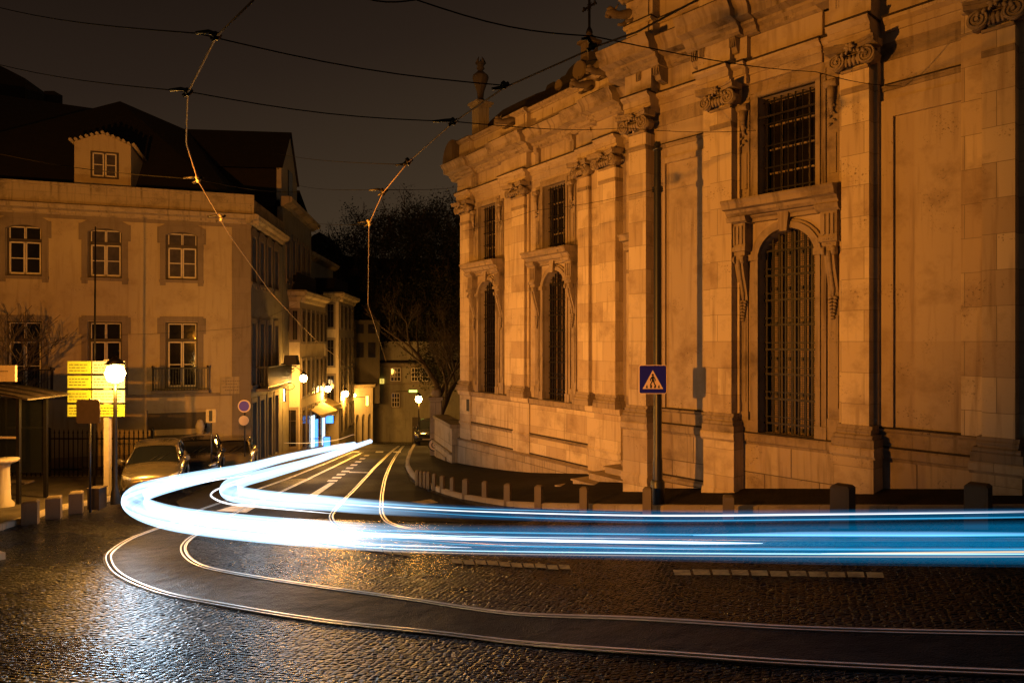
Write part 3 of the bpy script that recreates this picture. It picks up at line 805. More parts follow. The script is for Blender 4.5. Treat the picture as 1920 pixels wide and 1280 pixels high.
for s0, s1, pj in runs:
    for src, dst in ((entab(WL, s0, s1, pj), ent), (cornice(WL, s0-(.28 if pj and s0 > e0 else .4 if pj else -.28)*1.0, s1+(.28 if pj else -.28), pj), cor)):
        n0 = len(dst.v); dst.v += src.v; dst.f += [tuple(i+n0 for i in f) for f in src.f]; dst.uv += src.uv; dst.sm += src.sm
    p2 = pj*.8
    par.box(s0, s1, -.02-p2, .3, 7.66, 8.42)
    if pj: par.box(s0+.12, s1-.12, -.07-p2, .3, 7.80, 8.42)
    else:
        m_ = (s0+s1)/2; par.box(s0+.35, m_-.12, -.045, -.02, 7.88, 8.28); par.box(m_+.12, s1-.35, -.045, -.02, 7.88, 8.28)
    mould(cop, s0-(.06 if pj else -.06), s1+(.06 if pj else -.06), [(p2+.06,8.42),(p2+.10,8.46),(p2+.2,8.50),(p2+.22,8.58),(p2+.16,8.62)], .35)
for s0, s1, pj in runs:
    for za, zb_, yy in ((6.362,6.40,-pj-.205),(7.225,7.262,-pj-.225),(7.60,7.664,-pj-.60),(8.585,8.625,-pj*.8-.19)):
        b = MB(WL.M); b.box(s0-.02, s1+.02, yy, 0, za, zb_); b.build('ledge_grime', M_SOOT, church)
ent.build('entablature', M_ST2, church); cor.build('cornice', M_TRIM, church); par.build('parapet', M_ST2, church); cop.build('coping', M_TRIM, church)
# modillion blocks under the architrave between pilasters (frieze consoles)
for s_ in [sl(889)+.25, sl(949)+.1, sl(975), sl(996)-.15, sl(996)+.5, sl(1090)-.4, sl(1110), sl(1133)+.15, sl(1165)]:
    b = MB(WL.M); b.prism([(0,6.385),(-.10,6.385),(-.10,6.8),(-.16,6.84),(-.20,6.97),(0,6.97)], s_-.11, s_+.11, 'x')
    b.build('frieze_console', M_TRIM, church)
# corner end: return of the cornice and curved corner ornament
b = MB(WL.M)
for i in range(10):
    t0, t1 = i/10, (i+1)/10
    f_ = lambda t: (e0-.75+.75*(1-math.cos(t*math.pi/2)), 7.66+.98*math.sin(t*math.pi/2))
    p, q = f_(t0), f_(t1); b.prism([p, q, (e0+.1, q[1]), (e0+.1, p[1])], -.55, 1.2, 'y')
b.build('corner_scroll', M_BOLD, church)
# curved gable behind the parapet
gp = [(889,262),(905,246),(920,226),(943,206),(975,190),(1005,176),(1022,170),(1026,160),(1038,153),(1046,156),(1052,145),(1060,141),(1066,130),(1076,120),(1090,115),(1112,114),(1126,116),(1134,124),(1138,138),(1160,150)]
def wl_pt(px, py, dy):
    """pixel -> (s,z) on the plane dy metres behind the left wing's face"""
    a = (px-CX)/F; d = Vector((a, 1, 0)); n_ = Vector((WL.M[0][1], WL.M[1][1], 0))
    t = (WL.o.dot(n_)+dy)/d.dot(n_); p = d*t
    return ((p-WL.o).dot(WL.d), (HZ-py)/F*t)
poly = [wl_pt(x, y, 1.0) for x, y in gp]
b = MB(WL.M); b.prism([(poly[0][0], 7.6)]+poly+[(poly[-1][0], 7.6)], 1.0, 1.7, 'y'); 
b.build('gable', M_ROOF, church)
b = MB(WL.M)
for i in range(len(poly)-1):
    p, q = poly[i], poly[i+1]; b.tube([(p[0],1.35,p[1]),(q[0],1.35,q[1])], .10, 8)
s_, z_ = wl_pt(1048,160,1.0); b.tube([(s_,.95,z_),(s_,1.75,z_)], .2, 12)
s_, z_ = wl_pt(1125,132,1.0); b.tube([(s_,.9,z_),(s_,1.8,z_)], .32, 14)
s_, z_ = wl_pt(1088,132,1.0); b.tube([(s_,.9,z_),(s_,1.8,z_)], .32, 14)
b.build('gable_scroll', M_BOLD, church)
# pedestal + iron cross
s_, z_ = wl_pt(1105,114,1.35); b = MB(WL.M)
b.frus(s_, 1.35, z_-.6, z_+.25, .24, .24, .22, .22); b.box(s_-.22, s_+.22, 1.13, 1.57, z_+.25, z_+.60); b.box(s_-.32, s_+.32, 1.03, 1.67, z_+.60, z_+.70)
b.lathe([(.26,z_+.70),(.24,z_+.8),(.12,z_+.92),(.10,z_+1.0),(.0,z_+1.05)], s_, 1.35, 12)
cp = b.build('cross_pedestal', M_BOLD, church)
b = MB(WL.M); zz = z_+1.0
b.box(s_-.035, s_+.035, 1.32, 1.38, zz, zz+1.55); b.box(s_-.30, s_+.30, 1.325, 1.375, zz+.92, zz+.98)
for dx, dz in ((-.3,.95),(.3,.95),(0,1.55)):
    for a in range(3): b.tube([(s_+dx,1.35,zz+dz),(s_+dx+.08*math.cos(a*2.1+1.57),1.35,zz+dz+.08*math.sin(a*2.1+1.57))], [.03,.045], 6)
for a in range(4):
    t = a*math.pi/2+.785; b.tube([(s_,1.35,zz+.95),(s_+.17*math.cos(t),1.35,zz+.95+.17*math.sin(t))], [.02,.012], 5)
b.lathe([(.0,zz-.1),(.13,zz),(.10,zz+.1),(.05,zz+.2)], s_, 1.35, 10)
b.build('cross', M_IRON, cp)
# urn pinnacle
s_, z_ = wl_pt(901,262,.8); b = MB(WL.M); zt_ = (HZ-198)/F*(29.6)
b.box(s_-.27, s_+.27, .53, 1.07, z_-.6, zt_); b.box(s_-.35, s_+.35, .45, 1.15, zt_, zt_+.1); b.box(s_-.42, s_+.42, .38, 1.22, zt_+.1, zt_+.18)
pp = b.build('pinnacle', M_COP, church)
b = MB(WL.M); z_ = zt_+.18
b.lathe([(.34,z_),(.20,z_+.12),(.13,z_+.22),(.16,z_+.5),(.30,z_+.9),(.36,z_+1.1),(.34,z_+1.2),(.20,z_+1.32),(.10,z_+1.42),(.18,z_+1.52),(.13,z_+1.62),(.22,z_+1.75),(.05,z_+1.82),(0,z_+1.9)], s_, .8, 14)
for i in range(5):
    a = i*1.256; b.tube([(s_,.8,z_+1.6),(s_+.2*math.cos(a),.8+.2*math.sin(a),z_+1.78),(s_+.12*math.cos(a),.8+.12*math.sin(a),z_+2.0)], [.04,.06,.01], 5)
b.build('urn', M_BOLD, pp)
# gargoyles
def gargoyle(W, s, z, yf, sk=-.25):
    b = MB(W.M)
    p = lambda a, zz: Vector((s+sk*a, yf-a, z+zz))
    b.tube([p(-.1,0),p(.1,.03),p(.3,.02),p(.5,-.02),p(.68,0),p(.8,-.02)], [.17,.18,.13,.10,.12,.06], 9)
    b.tube([p(.62,.05),p(.72,.12),p(.78,.1)], [.09,.08,.03], 7)
    b.tube([p(.7,-.08),p(.82,-.1)], [.06,.035], 6)
    for sg in (-1,1):
        b.tube([p(.62,.1)+Vector((sg*.07,0,0)), p(.58,.22)+Vector((sg*.11,0,0))], [.035,.01], 5)
        b.tube([p(.15,-.08)+Vector((sg*.14,0,0)), p(.3,-.2)+Vector((sg*.15,0,0)), p(.42,-.22)+Vector((sg*.13,0,0))], [.08,.05,.035], 6)
        b.tube([p(.02,.1)+Vector((sg*.12,0,0)), p(.05,.3)+Vector((sg*.2,0,0)), p(-.05,.34)+Vector((sg*.28,0,0))], [.09,.05,.01], 6)
    b.build('gargoyle', M_BOLD, church)
gargoyle(WL, sl(972), 8.30, -.15); gargoyle(WL, sl(1117), 8.30, -.1); gargoyle(WL, sl(1158), 8.35, -.3)

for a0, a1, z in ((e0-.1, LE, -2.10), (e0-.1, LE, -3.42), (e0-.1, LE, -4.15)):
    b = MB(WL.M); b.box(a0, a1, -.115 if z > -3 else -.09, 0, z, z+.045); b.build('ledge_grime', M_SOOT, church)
# --- right block (stands forward)
sr = WR.s
r0 = 0.0; RE = sr(1921)+6
cC = (sr(1380)+sr(1583))/2 + .02
ops = [(cC, .66, -2.08, 2.50, .66), (cC, .66, 3.27, 5.55, 0)]
b = MB(WR.M); wall_strip(b, r0, RE, -2.1, 6.0, ops); b.box(r0, RE, .02, .6, 6.0, 8.6); b.box(r0, r0+.6, .6, 4.2, -4.6, 8.6)
b.build('wall', M_ST2, church)
b = MB(WR.M); b.box(r0-.04, RE, -.05, .6, -7.0, -2.3); b.build('plinth', M_STB, church)
b = MB(WR.M); mould(b, r0-.1, RE, [(.06,-2.36),(.09,-2.30),(.13,-2.28),(.15,-2.14),(.12,-2.1)]); b.build('string_course', M_TRIM, church)
b = MB(WR.M); mould(b, r0-.1, sr(1386), [(.05,-3.60),(.12,-3.56),(.12,-3.48),(.06,-3.42)]); b.build('string_course', M_TRIM, church)
for a0, a1 in ((sr(1236), cC-1.25), (cC+1.25, RE)):
    b = MB(WR.M); b.box(a0, a1, -.07, .02, -2.1, -1.80); mould(b, a0, a1, [(.09,-1.80),(.13,-1.76),(.10,-1.72)], .02); b.build('base_course', M_TRIM, church)
    b = MB(WR.M); b.box(a0, a1, -.04, .02, 4.96, 5.02); b.box(a0, a1, -.06, .02, 5.02, 5.06); b.build('neck_band', M_TRIM, church)
b = MB(WR.M); b.box(r0, RE, -.03, .05, 5.55, 5.9); b.build('string_course', M_TRIM, church)
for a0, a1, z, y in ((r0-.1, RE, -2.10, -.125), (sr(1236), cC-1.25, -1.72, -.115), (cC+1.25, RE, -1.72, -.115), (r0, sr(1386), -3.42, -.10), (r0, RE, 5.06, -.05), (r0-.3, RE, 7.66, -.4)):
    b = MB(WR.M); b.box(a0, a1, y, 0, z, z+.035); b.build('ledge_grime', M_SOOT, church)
# sunk panels: raised border round a recessed field
def panel(a0, a1, z0, z1, w_=.22):
    b = MB(WR.M)
    b.box(a0-w_, a0, -.075, .02, z0-.0, z1+w_); b.box(a1, a1+w_, -.075, .02, z0, z1+w_); b.box(a0, a1, -.075, .02, z1, z1+w_)
    b.build('panel_border', M_ST2, church)
panel(sr(1250)+.0, sr(1318), -1.72, 4.55, .14); panel(sr(1677), sr(1806), -1.72, 4.42, .34)
pilaster(WR, (sr(1196)+sr(1228))/2, (sr(1228)-sr(1196))/2, -.38)
pilaster(WR, (sr(1345)+sr(1383))/2+.06, (sr(1380)-sr(1341))/2, -.38, (sr(1326), sr(1386)+.1))
pilaster(WR, (sr(1588)+sr(1640))/2+.06, (sr(1637)-sr(1586))/2, -.42, (cC+1.2, sr(1652)))
pilaster(WR, (sr(1846)+sr(1907))/2+.07, (sr(1907)-sr(1846))/2, -.44, (sr(1808), sr(1935)))
pilaster(WR, sr(1921)+3.4, .3, -.26)
window_bay(WR, cC)
# pilaster shaft continued through the entablature with dark returns
rr = [(r0-.02, sr(1238), .38), (sr(1238), sr(1326), 0), (sr(1326), sr(1386), .40), (sr(1386), sr(1410), .22), (sr(1410), sr(1545), .08), (sr(1545), sr(1572), .0), (sr(1572), sr(1650), .44), (sr(1662), sr(1812), 0), (sr(1812), sr(1950), .28), (sr(1950), RE, 0)]
ent = MB(WR.M); cor = MB(WR.M); par = MB(WR.M); cop = MB(WR.M)
for i, (s0, s1, pj) in enumerate(rr):
    e_ = .5 if i == 0 else (.28 if pj else -.28)
    for src, dst in ((entab(WR, s0, s1, pj), ent), (cornice(WR, s0-e_, s1+(.28 if pj else -.28), pj), cor)):
        n0 = len(dst.v); dst.v += src.v; dst.f += [tuple(k+n0 for k in f) for f in src.f]; dst.uv += src.uv; dst.sm += src.sm
    p2 = pj*.8
    par.box(s0, s1, -.02-p2, .5, 7.66, 8.95)
    if pj: par.box(s0+.1, s1-.1, -.08-p2, .5, 7.85, 8.90)
    mould(par, s0-.02, s1+.02, [(p2+.09,8.20),(p2+.14,8.24),(p2+.13,8.30),(p2+.03,8.31)], .05)
    mould(cop, s0-(.1 if pj else -.1), s1+(.1 if pj else -.1), [(p2+.08,8.95),(p2+.22,9.0),(p2+.26,9.12),(p2+.16,9.18)], .55)
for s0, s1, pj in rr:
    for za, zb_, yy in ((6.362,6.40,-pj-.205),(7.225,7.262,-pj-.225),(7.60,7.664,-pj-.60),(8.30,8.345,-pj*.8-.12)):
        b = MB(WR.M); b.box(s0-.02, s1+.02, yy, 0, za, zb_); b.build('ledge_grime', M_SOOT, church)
ent.build('entablature', M_ST2, church); cor.build('cornice', M_TRIM, church); par.build('parapet', M_ST2, church); cop.build('coping', M_TRIM, church)
for s_ in (sr(1215), sr(1248), sr(1318), sr(1334), sr(1390), sr(1590), sr(1640)):
    b = MB(WR.M); b.prism([(0,6.6),(-.30,6.64),(-.38,6.8),(-.42,6.97),(0,6.97)], s_-.08, s_+.08, 'x')
    for q in (-.05,0,.05): b.box(s_+q-.012, s_+q+.012, -.44, -.3, 6.75, 6.969)
    b.build('frieze_console', M_TRIM, church)
gargoyle(WR, r0+.22, 8.60, -.10, -.55)
b = MB(WR.M); b.box(r0, r0+.45, -.2, -.05, 6.4, 6.95); b.build('frieze_block', M_TRIM, church)
# body and roof of the church behind both faces
b = MB(WL.M); b.box(e0+.6, LE, 1.8, 14, -7, 8.3); b.build('nave', M_ROOF, church)
b = MB(WR.M); b.box(.6, RE, .6, 14, -7, 8.9); b.build('nave', M_ROOF, church)
# entrance steps between the two fronts
b = MB(WL.M)
for i in range(5):
    zt_ = -4.22-.19*i if False else -3.62-.20*i
    b.box(cW3-1.35-.30*i, LE+.4, -.45-.38*i, -.165, -6.2, zt_)
    b.box(cW3-1.35-.30*i-.05, LE+.4, -.45-.38*i-.05, -.17, zt_+.003, zt_+.05)
steps = own(b, 'stone_steps', M_STB, 'worn stone steps climbing to the church doorway beside the forward block', 'steps', origin=WL.M @ Vector((cW3, -1, -4.9)))

# ---------------------------------------------------------------- boundary wall left of the church
bw = thing('retaining_wall', 'low stone retaining wall with framed panel at the foot of the church corner', 'wall', (-2.2,30,-5.8))
p0 = WL.M @ Vector((e0-.1, -.1, 0)); p1 = Q(826, 800, 33.5)
dv = (p1-p0); dv.z = 0; ln = dv.length; dv.normalize()
Mw = Matrix(((dv.x, -dv.y, 0, p0.x), (dv.y, dv.x, 0, p0.y), (0,0,1,0), (0,0,0,1)))
b = MB(Mw); b.box(0, ln, -.3, .3, -8, -3.75); b.build('wall', M_STB, bw)
b = MB(Mw); b.box(-.05, ln+.05, -.38, .38, -3.75, -3.6); b.box(.0, ln, .3, .42, -4.9, -4.8); b.box(ln*.3, ln*.85, .3, .36, -6.2, -5.2); b.build('coping', M_TRIM, bw)
gp_ = thing('gate_pillar', 'stone gate pillar with round emblem sign at the corner of the churchyard', 'pillar', (-3.6,33.8,-6.2))
q0 = Q(818, 800, 34); b = MB(Matrix.Translation((q0.x, q0.y, 0)))
b.box(-.28,.28,-.28,.28,-7.5,-2.9); b.build('shaft', M_STB, gp_)
b = MB(Matrix.Translation((q0.x, q0.y, 0))); b.box(-.36,.36,-.36,.36,-2.9,-2.75); b.lathe([(.2,-2.75),(.28,-2.6),(.2,-2.4),(.0,-2.3)],0,0,12); b.build('cap', M_TRIM, gp_)
b = MB(Matrix.Translation((q0.x-.05, q0.y-.3, -5.08))); disk_y(b, 0, 0, -.06, .0, .32, 24); sg_ = b.build('emblem_sign', M_SIGNW, gp_)
b = MB(Matrix.Translation((q0.x-.05, q0.y-.3, -5.08))); spiral(b, 0, 0, -.07, .2, 1, 1.6, 30, .03); b.build('emblem', M_BLACK, sg_)
b = MB(Matrix.Translation((q0.x-.05, q0.y-.3, -5.08)))
for k in range(24):
    a, c_ = 2*math.pi*k/24, 2*math.pi*(k+1)/24
    b.prism([(.27*math.cos(a),.27*math.sin(a)),(.32*math.cos(a),.32*math.sin(a)),(.32*math.cos(c_),.32*math.sin(c_)),(.27*math.cos(c_),.27*math.sin(c_))], -.075, -.06, 'y')
b.build('emblem_rim', M_BLACK, sg_)

# ================================================================ facades helper
class Plane:
    def __init__(s, o, d):
        s.o = Vector((o[0], o[1], 0)); s.d = Vector((d[0], d[1], 0)).normalized()
        s.n = Vector((-s.d.y, s.d.x, 0))
        s.M = Matrix(((s.d.x, s.n.x, 0, s.o.x), (s.d.y, s.n.y, 0, s.o.y), (0,0,1,0), (0,0,0,1)))
    def hit(s, px, py, off=0):
        r_ = Vector(((px-CX)/F, 1, 0)); t = (s.o.dot(s.n)+off)/r_.dot(s.n); p = r_*t
        return (p-s.o).dot(s.d), (HZ-py)/F*t
    def s(s, px): return s.hit(px, 640)[0]
    def z(s, px, py): return s.hit(px, py)[1]
def casement(W, parent, c, hw, z0, z1, trans=None, glass=M_GLASS, sur=M_SUR, sw=.2, arch=0, frame=M_WHITEW, ears=True, deep=.18, sill=True):
    """window: stone surround, outer dark frame, two sashes with a bar, transom light"""
    b = MB(W.M)
    for sg in (-1,1):
        a0, a1 = sorted((c+sg*hw, c+sg*(hw+sw))); b.box(a0, a1, -.045, .02, z0-.25, z1+.02)
        if ears: a0, a1 = sorted((c+sg*(hw+sw), c+sg*(hw+sw+.10))); b.box(a0, a1, -.042, .02, z1-.5, z1+sw*.8)
    if arch:
        A = [(c-hw+2*hw*i/8, z1-arch*(2*i/8-1)**2) for i in range(9)]
        for i in range(8): b.prism([A[i], A[i+1], (A[i+1][0], z1+.24), (A[i][0], z1+.24)], -.05, deep, 'y')
        b.prism([(c-hw-sw-.1,z1-.0),(c-hw,z1),(c-hw,z1+.24),(c+hw,z1+.24),(c+hw,z1),(c+hw+sw+.1,z1),(c+hw+sw+.1,z1+.12),(c+hw*.75,z1+.42),(c-hw*.75,z1+.42),(c-hw-sw-.1,z1+.12)][0:0] or [(c-hw-sw-.1,z1+.02),(c+hw+sw+.1,z1+.02),(c+hw+sw+.1,z1+.14),(c+hw*.75,z1+.40),(c-hw*.75,z1+.40),(c-hw-sw-.1,z1+.14)], -.047, -.0, 'y')
    else:
        b.box(c-hw-sw, c+hw+sw, -.047, .02, z1+.02, z1+.24)
    if sill: b.box(c-hw-sw-.02, c+hw+sw+.02, -.09, .02, z0-.12, z0)
    w_ = b.build('window', sur, parent)
    f = MB(W.M); zt = trans or z1
    for x0, x1, q0, q1 in ((c-hw, c-hw+.07, z0, z1), (c+hw-.07, c+hw, z0, z1), (c-hw, c+hw, z0, z0+.07), (c-hw, c+hw, z1-.05, z1)): f.box(x0, x1, deep-.05, deep+.02, q0, q1)
    if trans: f.box(c-hw, c+hw, deep-.055, deep+.02, zt-.04, zt+.06); 
    f.build('outer_frame', M_DARKW, w_)
    f = MB(W.M)
    for x0, x1 in ((c-hw+.08, c-.01), (c+.01, c+hw-.08)):
        f.box(x0, x0+.05, deep-.03, deep+.03, z0+.08, zt-.06); f.box(x1-.05, x1, deep-.03, deep+.03, z0+.08, zt-.06)
        f.box(x0, x1, deep-.03, deep+.03, z0+.08, z0+.15); f.box(x0, x1, deep-.03, deep+.03, zt-.11, zt-.06)
        zm = z0+(zt-z0)*.5; f.box(x0, x1, deep-.02, deep+.03, zm-.018, zm+.018)
        if trans: f.box(x0, x0+.03, deep-.02, deep+.03, zt+.08, z1-.06); f.box(x1-.03, x1, deep-.02, deep+.03, zt+.08, z1-.06); f.box(x0, x1, deep-.02, deep+.03, z1-.10, z1-.06)
    f.build('sash', frame, w_)
    g_ = MB(W.M); g_.box(c-hw, c+hw, deep+.035, deep+.05, z0, z1); g_.build('pane', glass, w_)
    return w_
def holes(W, parent, s0, s1, z0, z1, ops, mat, y1=.3, name='wall'):
    """wall with several columns of openings (c, hw, zb, zt)"""
    b = MB(W.M); ops = sorted(ops); cur = s0; cols = {}
    for o in ops: cols.setdefault(round(o[0], 3), []).append(o)
    for c in sorted(cols):
        os_ = sorted(cols[c], key=lambda o: o[2]); hw = os_[0][1]
        b.box(cur, c-hw, 0, y1, z0, z1); cur = c+hw; z = z0
        for _, h_, zb, zt in os_:
            b.box(c-hw, c+hw, 0, y1, z, zb); z = zt
        b.box(c-hw, c+hw, 0, y1, z, z1)
    b.box(cur, s1, 0, y1, z0, z1)
    return b.build(name, mat, parent)
def railing(W, parent, s0, s1, z0, h=1.0, out=.45, name='balcony'):
    b = MB(W.M); b.box(s0-.05, s1+.05, -out-.06, .02, z0-.12, z0); o = b.build(name, M_SUR, parent)
    b = MB(W.M)
    for y in (0,): 
        b.box(s0, s1, -out-.02, -out+.02, z0+h-.05, z0+h); b.box(s0, s1, -out-.015, -out+.015, z0+.06, z0+.09)
        n = max(3, int((s1-s0)/.11))
        for i in range(n+1):
            x = s0+(s1-s0)*i/n; b.box(x-.01, x+.01, -out-.01, -out+.01, z0, z0+h)
        for x in (s0, s1):
            b.box(x-.02, x+.02, -out, 0, z0+h-.05, z0+h)
            for q in range(4): b.box(x-.01, x+.01, -out+.09*q, -out+.09*q+.02, z0, z0+h)
            b.lathe([(.03,z0+h),(.045,z0+h+.06),(.0,z0+h+.1)], x, -out, 8)
    b.build('railing', M_IRON, o); return o

# ================================================================ left corner house
K = (-11.5, 30.0)
PF = Plane(K, (.946, .324)); PS = Plane(K, (-.109, .994))
ch = thing('corner_house', 'three storey ochre corner house with parapet, dormer and arched upper windows on the left', 'house', (K[0], K[1], -5.5))
wins = [(PF.s(45), 1), (PF.s(197), 1), (PF.s(341), 1), (PF.s(-115), 1), (PF.s(-290), 1)]
hw = .62; sF0 = PF.s(-420)
ops = []
for c, _ in wins: ops += [(c, hw, 2.62, 4.66), (c, hw, -2.02, .82)]
ops2 = [(PF.s(330), 1.2, -5.0, -3.0)]
holes(PF, ch, sF0, 0, -2.9, 5.0, ops, M_PLA)
b = MB(PF.M); b.box(sF0, PF.s(275), 0, .3, -7, -2.9); b.box(PF.s(388), 0, 0, .3, -7, -2.9); b.box(PF.s(275), PF.s(388), .25, .3, -7, -2.9); b.build('ground_floor_wall', M_PLA, ch)
b = MB(PF.M)
z_ = -3.0
b.box(PF.s(275), PF.s(388), .22, .26, -3.75, -3.05); b.box(PF.s(275)-.02, PF.s(388)+.02, .1, .26, -4.15, -4.0)
b.build('gateway', M_DARKW, ch)
b = MB(PF.M)
b.box(-.75, 0.03, -.05, .02, -7, 5.02)   # corner quoin strip
b.box(sF0, .03, -.06, .02, -2.35, -2.22); b.box(sF0, .05, -.07, .02, 4.98, 5.12)
b.box(sF0, 0.03, -.035, .02, -7, -4.7); b.build('quoin', M_SUR, ch)
def cornice_h(W, s0, s1):
    b = MB(W.M); mould(b, s0, s1, [(.06,5.12),(.12,5.18),(.16,5.28),(.34,5.34),(.38,5.44),(.42,5.5),(.36,5.54)], .1); return b
c0 = cornice_h(PF, sF0, .36); c1 = cornice_h(PS, -.36, 6.3)
c0.build('cornice', M_COP, ch); c1.build('cornice', M_COP, ch)
b = MB(PF.M); b.box(sF0, .12, -.13, .25, 5.54, 6.28); mould(b, sF0, .16, [(.14,6.28),(.19,6.31),(.19,6.40),(.14,6.42)], .3); b.box(-.28, .16, -.16, .28, 5.56, 6.40); b.build('parapet', M_COP, ch)
b = MB(PS.M); b.box(.26, 6.3, -.11, .25, 5.54, 6.26); b.build('parapet', M_COP, ch)
for i, (c, _) in enumerate(wins):
    casement(PF, ch, c, hw, 2.62, 4.66, 4.05, glass=[M_GLASS, M_CURT, M_CURT, M_GLASS, M_GLASS][i], arch=.16, sw=.22)
    casement(PF, ch, c, hw, -2.02, .82, 0.05, glass=[M_GLASS, M_GLASS, M_GLASS, M_GLASS, M_GLASS][i], sw=.22, ears=True, sill=False)
    if i in (0, 2, 3): railing(PF, ch, c-1.05, c+1.05, -2.05, .95, .5)
b = MB(PF.M); b.box(PF.s(413), PF.s(449), -.075, -.048, PF.z(430,738), PF.z(430,706)); pl = b.build('street_plaque', M_COP, ch)
b = MB(PF.M)
zc = PF.z(430, 713)
for q, (x0, x1) in enumerate(((.12,.74),(.22,.66),(.10,.78),(.2,.7))):
    x = PF.s(413)+x0
    while x < PF.s(413)+x1:
        l_ = random.uniform(.03,.07); b.box(x, x+l_, -.083, -.075, zc-.13*q-.05, zc-.13*q); x += l_+.025
b.build('carved_lettering', M_SUR, pl)
# side facade
xs = [(470.5,478.5),(488,497),(503,511),(517,525)]
ops = []; cs = []
for a0, a1 in xs:
    c = (PS.s(a0)+PS.s(a1))/2; cs.append(c)
hs = .36
for i, c in enumerate(cs):
    cs[i] = c = .55+i*1.42; ops += [(c, hs, 2.62, 4.66), (c, hs, -1.95, .80), (c, hs, -5.3-.07*i-.15, -2.75)]
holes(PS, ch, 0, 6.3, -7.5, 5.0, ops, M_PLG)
for i, c in enumerate(cs):
    casement(PS, ch, c, hs, 2.62, 4.66, 4.05, sw=.16, arch=.08, glass=M_GLASS, ears=False)
    casement(PS, ch, c, hs, -1.95, .80, .05, sw=.16, glass=M_GLASS, ears=False)
    casement(PS, ch, c, hs, -5.3-.07*i-.12, -2.75, -3.3, sw=.15, glass=(M_GLASS if i != 2 else M_CURT), ears=False, sill=False, frame=M_SUR)
railing(PS, ch, .9, 5.9, -2.15, 1.0, .55)
b = MB(PS.M)
for i in range(4): b.box(1.0+1.25*i, 2.1+1.25*i, -.53, -.50, -2.05, -1.25)
b.build('balcony_glazing', M_CURT, ch)
# roof: hipped behind the parapet, ridge peak as seen
rf = []
A = PF.M @ Vector((sF0, .25, 5.6)); B_ = PF.M @ Vector((-.2, .25, 5.6)); Cc = PS.M @ Vector((6.3, .3, 5.6))
T1 = Q(225, 190, 35.5); T0 = Q(180, 204, 36.0); T2 = Q(-200, 150, 38); T3 = Q(350, 244, 38); D_ = PS.M @ Vector((6.3, 14, 5.6)); E_ = PF.M @ Vector((sF0, 14, 5.6))
b = MB()
b.face([A, B_, T1, T0]); b.face([A, T0, T2]); b.face([B_, Cc, T3, T1]); b.face([Cc, D_, T3]); b.face([T1, T3, D_, E_]); b.face([T0, T1, E_]); b.face([T2, T0, E_]); b.face([A, T2, E_]); b.face([A, E_, D_, Cc, B_])
b.build('roof', M_ROOF, ch)
# dormer
dz0 = 5.65; c = PF.s(194); yd = .55
PD = Plane(PF.M @ Vector((0, yd, 0)), (.946, .324)); c = PD.s(193); zb = PD.z(193, 346); 
b = MB(PD.M); hwD = (PD.s(248)-PD.s(142))/2; zt = PD.z(193, 270); zp = PD.z(196, 252)
b.prism([(c-hwD,zb-.3),(c+hwD,zb-.3),(c+hwD,zt),(c+.35,zp-.08),(c,zp),(c-.35,zp-.08),(c-hwD,zt)], 0, .08, 'y')
b.box(c-hwD, c-hwD+.08, .08, 3, zb-.3, zt); b.box(c+hwD-.08, c+hwD, .08, 3, zb-.3, zt)
dm = b.build('dormer', M_PLA, ch)
b = MB(PD.M)
for i in range(13):
    t = i/12; x = c-hwD-.12+(2*hwD+.24)*t; z = zt+.05+(zp-zt)*max(0, 1-abs(2*t-1)*1.15)**.8
    b.tube([(x,-.14,z),(x,3,z+.02)], .065, 7)
b.build('dormer_tiles', M_COP, dm)
b = MB(PD.M); x0, x1 = PD.s(170), PD.s(223); z0, z1 = PD.z(196,335), PD.z(196,285)
b.box(x0, x1, -.03, 0, z0, z1); wdm = b.build('dormer_frame', M_DARKW, dm)
b = MB(PD.M); xm = (x0+x1)/2
for p_, q_ in ((x0+.08, xm-.02), (xm+.02, x1-.08)):
    b.box(p_, p_+.05, -.05, -.03, z0+.07, z1-.07); b.box(q_-.05, q_, -.05, -.03, z0+.07, z1-.07); b.box(p_, q_, -.05, -.03, z0+.07, z0+.12); b.box(p_, q_, -.05, -.03, z1-.12, z1-.07); b.box(p_, q_, -.045, -.03, (z0+z1)/2-.015, (z0+z1)/2+.015)
b.build('dormer_sash', M_WHITEW, dm)
b = MB(PD.M); b.box(x0+.1, xm-.04, -.036, -.031, z0+.1, z1-.1); b.box(xm+.04, x1-.1, -.036, -.031, z0+.1, z1-.1); b.build('dormer_pane', M_CURT, dm)

# ================================================================ house behind with steep roof (gable on the street)
gh = thing('gabled_house', 'tall dark gabled house rising behind the corner house roof', 'house', (-13,39,-6.5))
PG = Plane((PS.M @ Vector((6.4, 0, 0)))[:2], (-.109, .994))
zr = 11.6
b = MB(PG.M)
ops = []
holes(PG, gh, 0, 8.2, -8, 7.2, [(1.2+1.5*i, .36, z0, z1) for i in range(5) for z0, z1 in ((3.4,5.8),)], M_PLG)
for i in range(5): casement(PG, gh, 1.2+1.5*i, .36, 3.4, 5.8, sw=.14, ears=False)
b = MB(PG.M); mould(b, -.2, 8.6, [(.1,7.2),(.2,7.3),(.5,7.42),(.55,7.6),(.45,7.7)], .1); b.build('cornice', M_COP, gh)
b = MB(PG.M); b.prism([(-.1,7.6),(5.0,7.6),(5.0,8.4),(2.45,11.75),(-.1,8.4)][0:0] or [(.3,7.6),(4.4,7.6),(4.4,9.3),(2.4,11.7),(.3,9.3)], .15, .4, 'y')
gw = b.build('gable', M_PLB, gh)
b = MB(PG.M); b.box(1.9, 2.9, .10, .15, 7.9, 9.6); b.build('gable_window', M_GLASS, gw)
b = MB(PG.M)
b.face([(.1,.05,9.25),(.1,13,9.25),(2.4,13,11.85),(2.4,.05,11.85)]); b.face([(4.6,13,9.25),(4.6,.05,9.25),(2.4,.05,11.85),(2.4,13,11.85)])
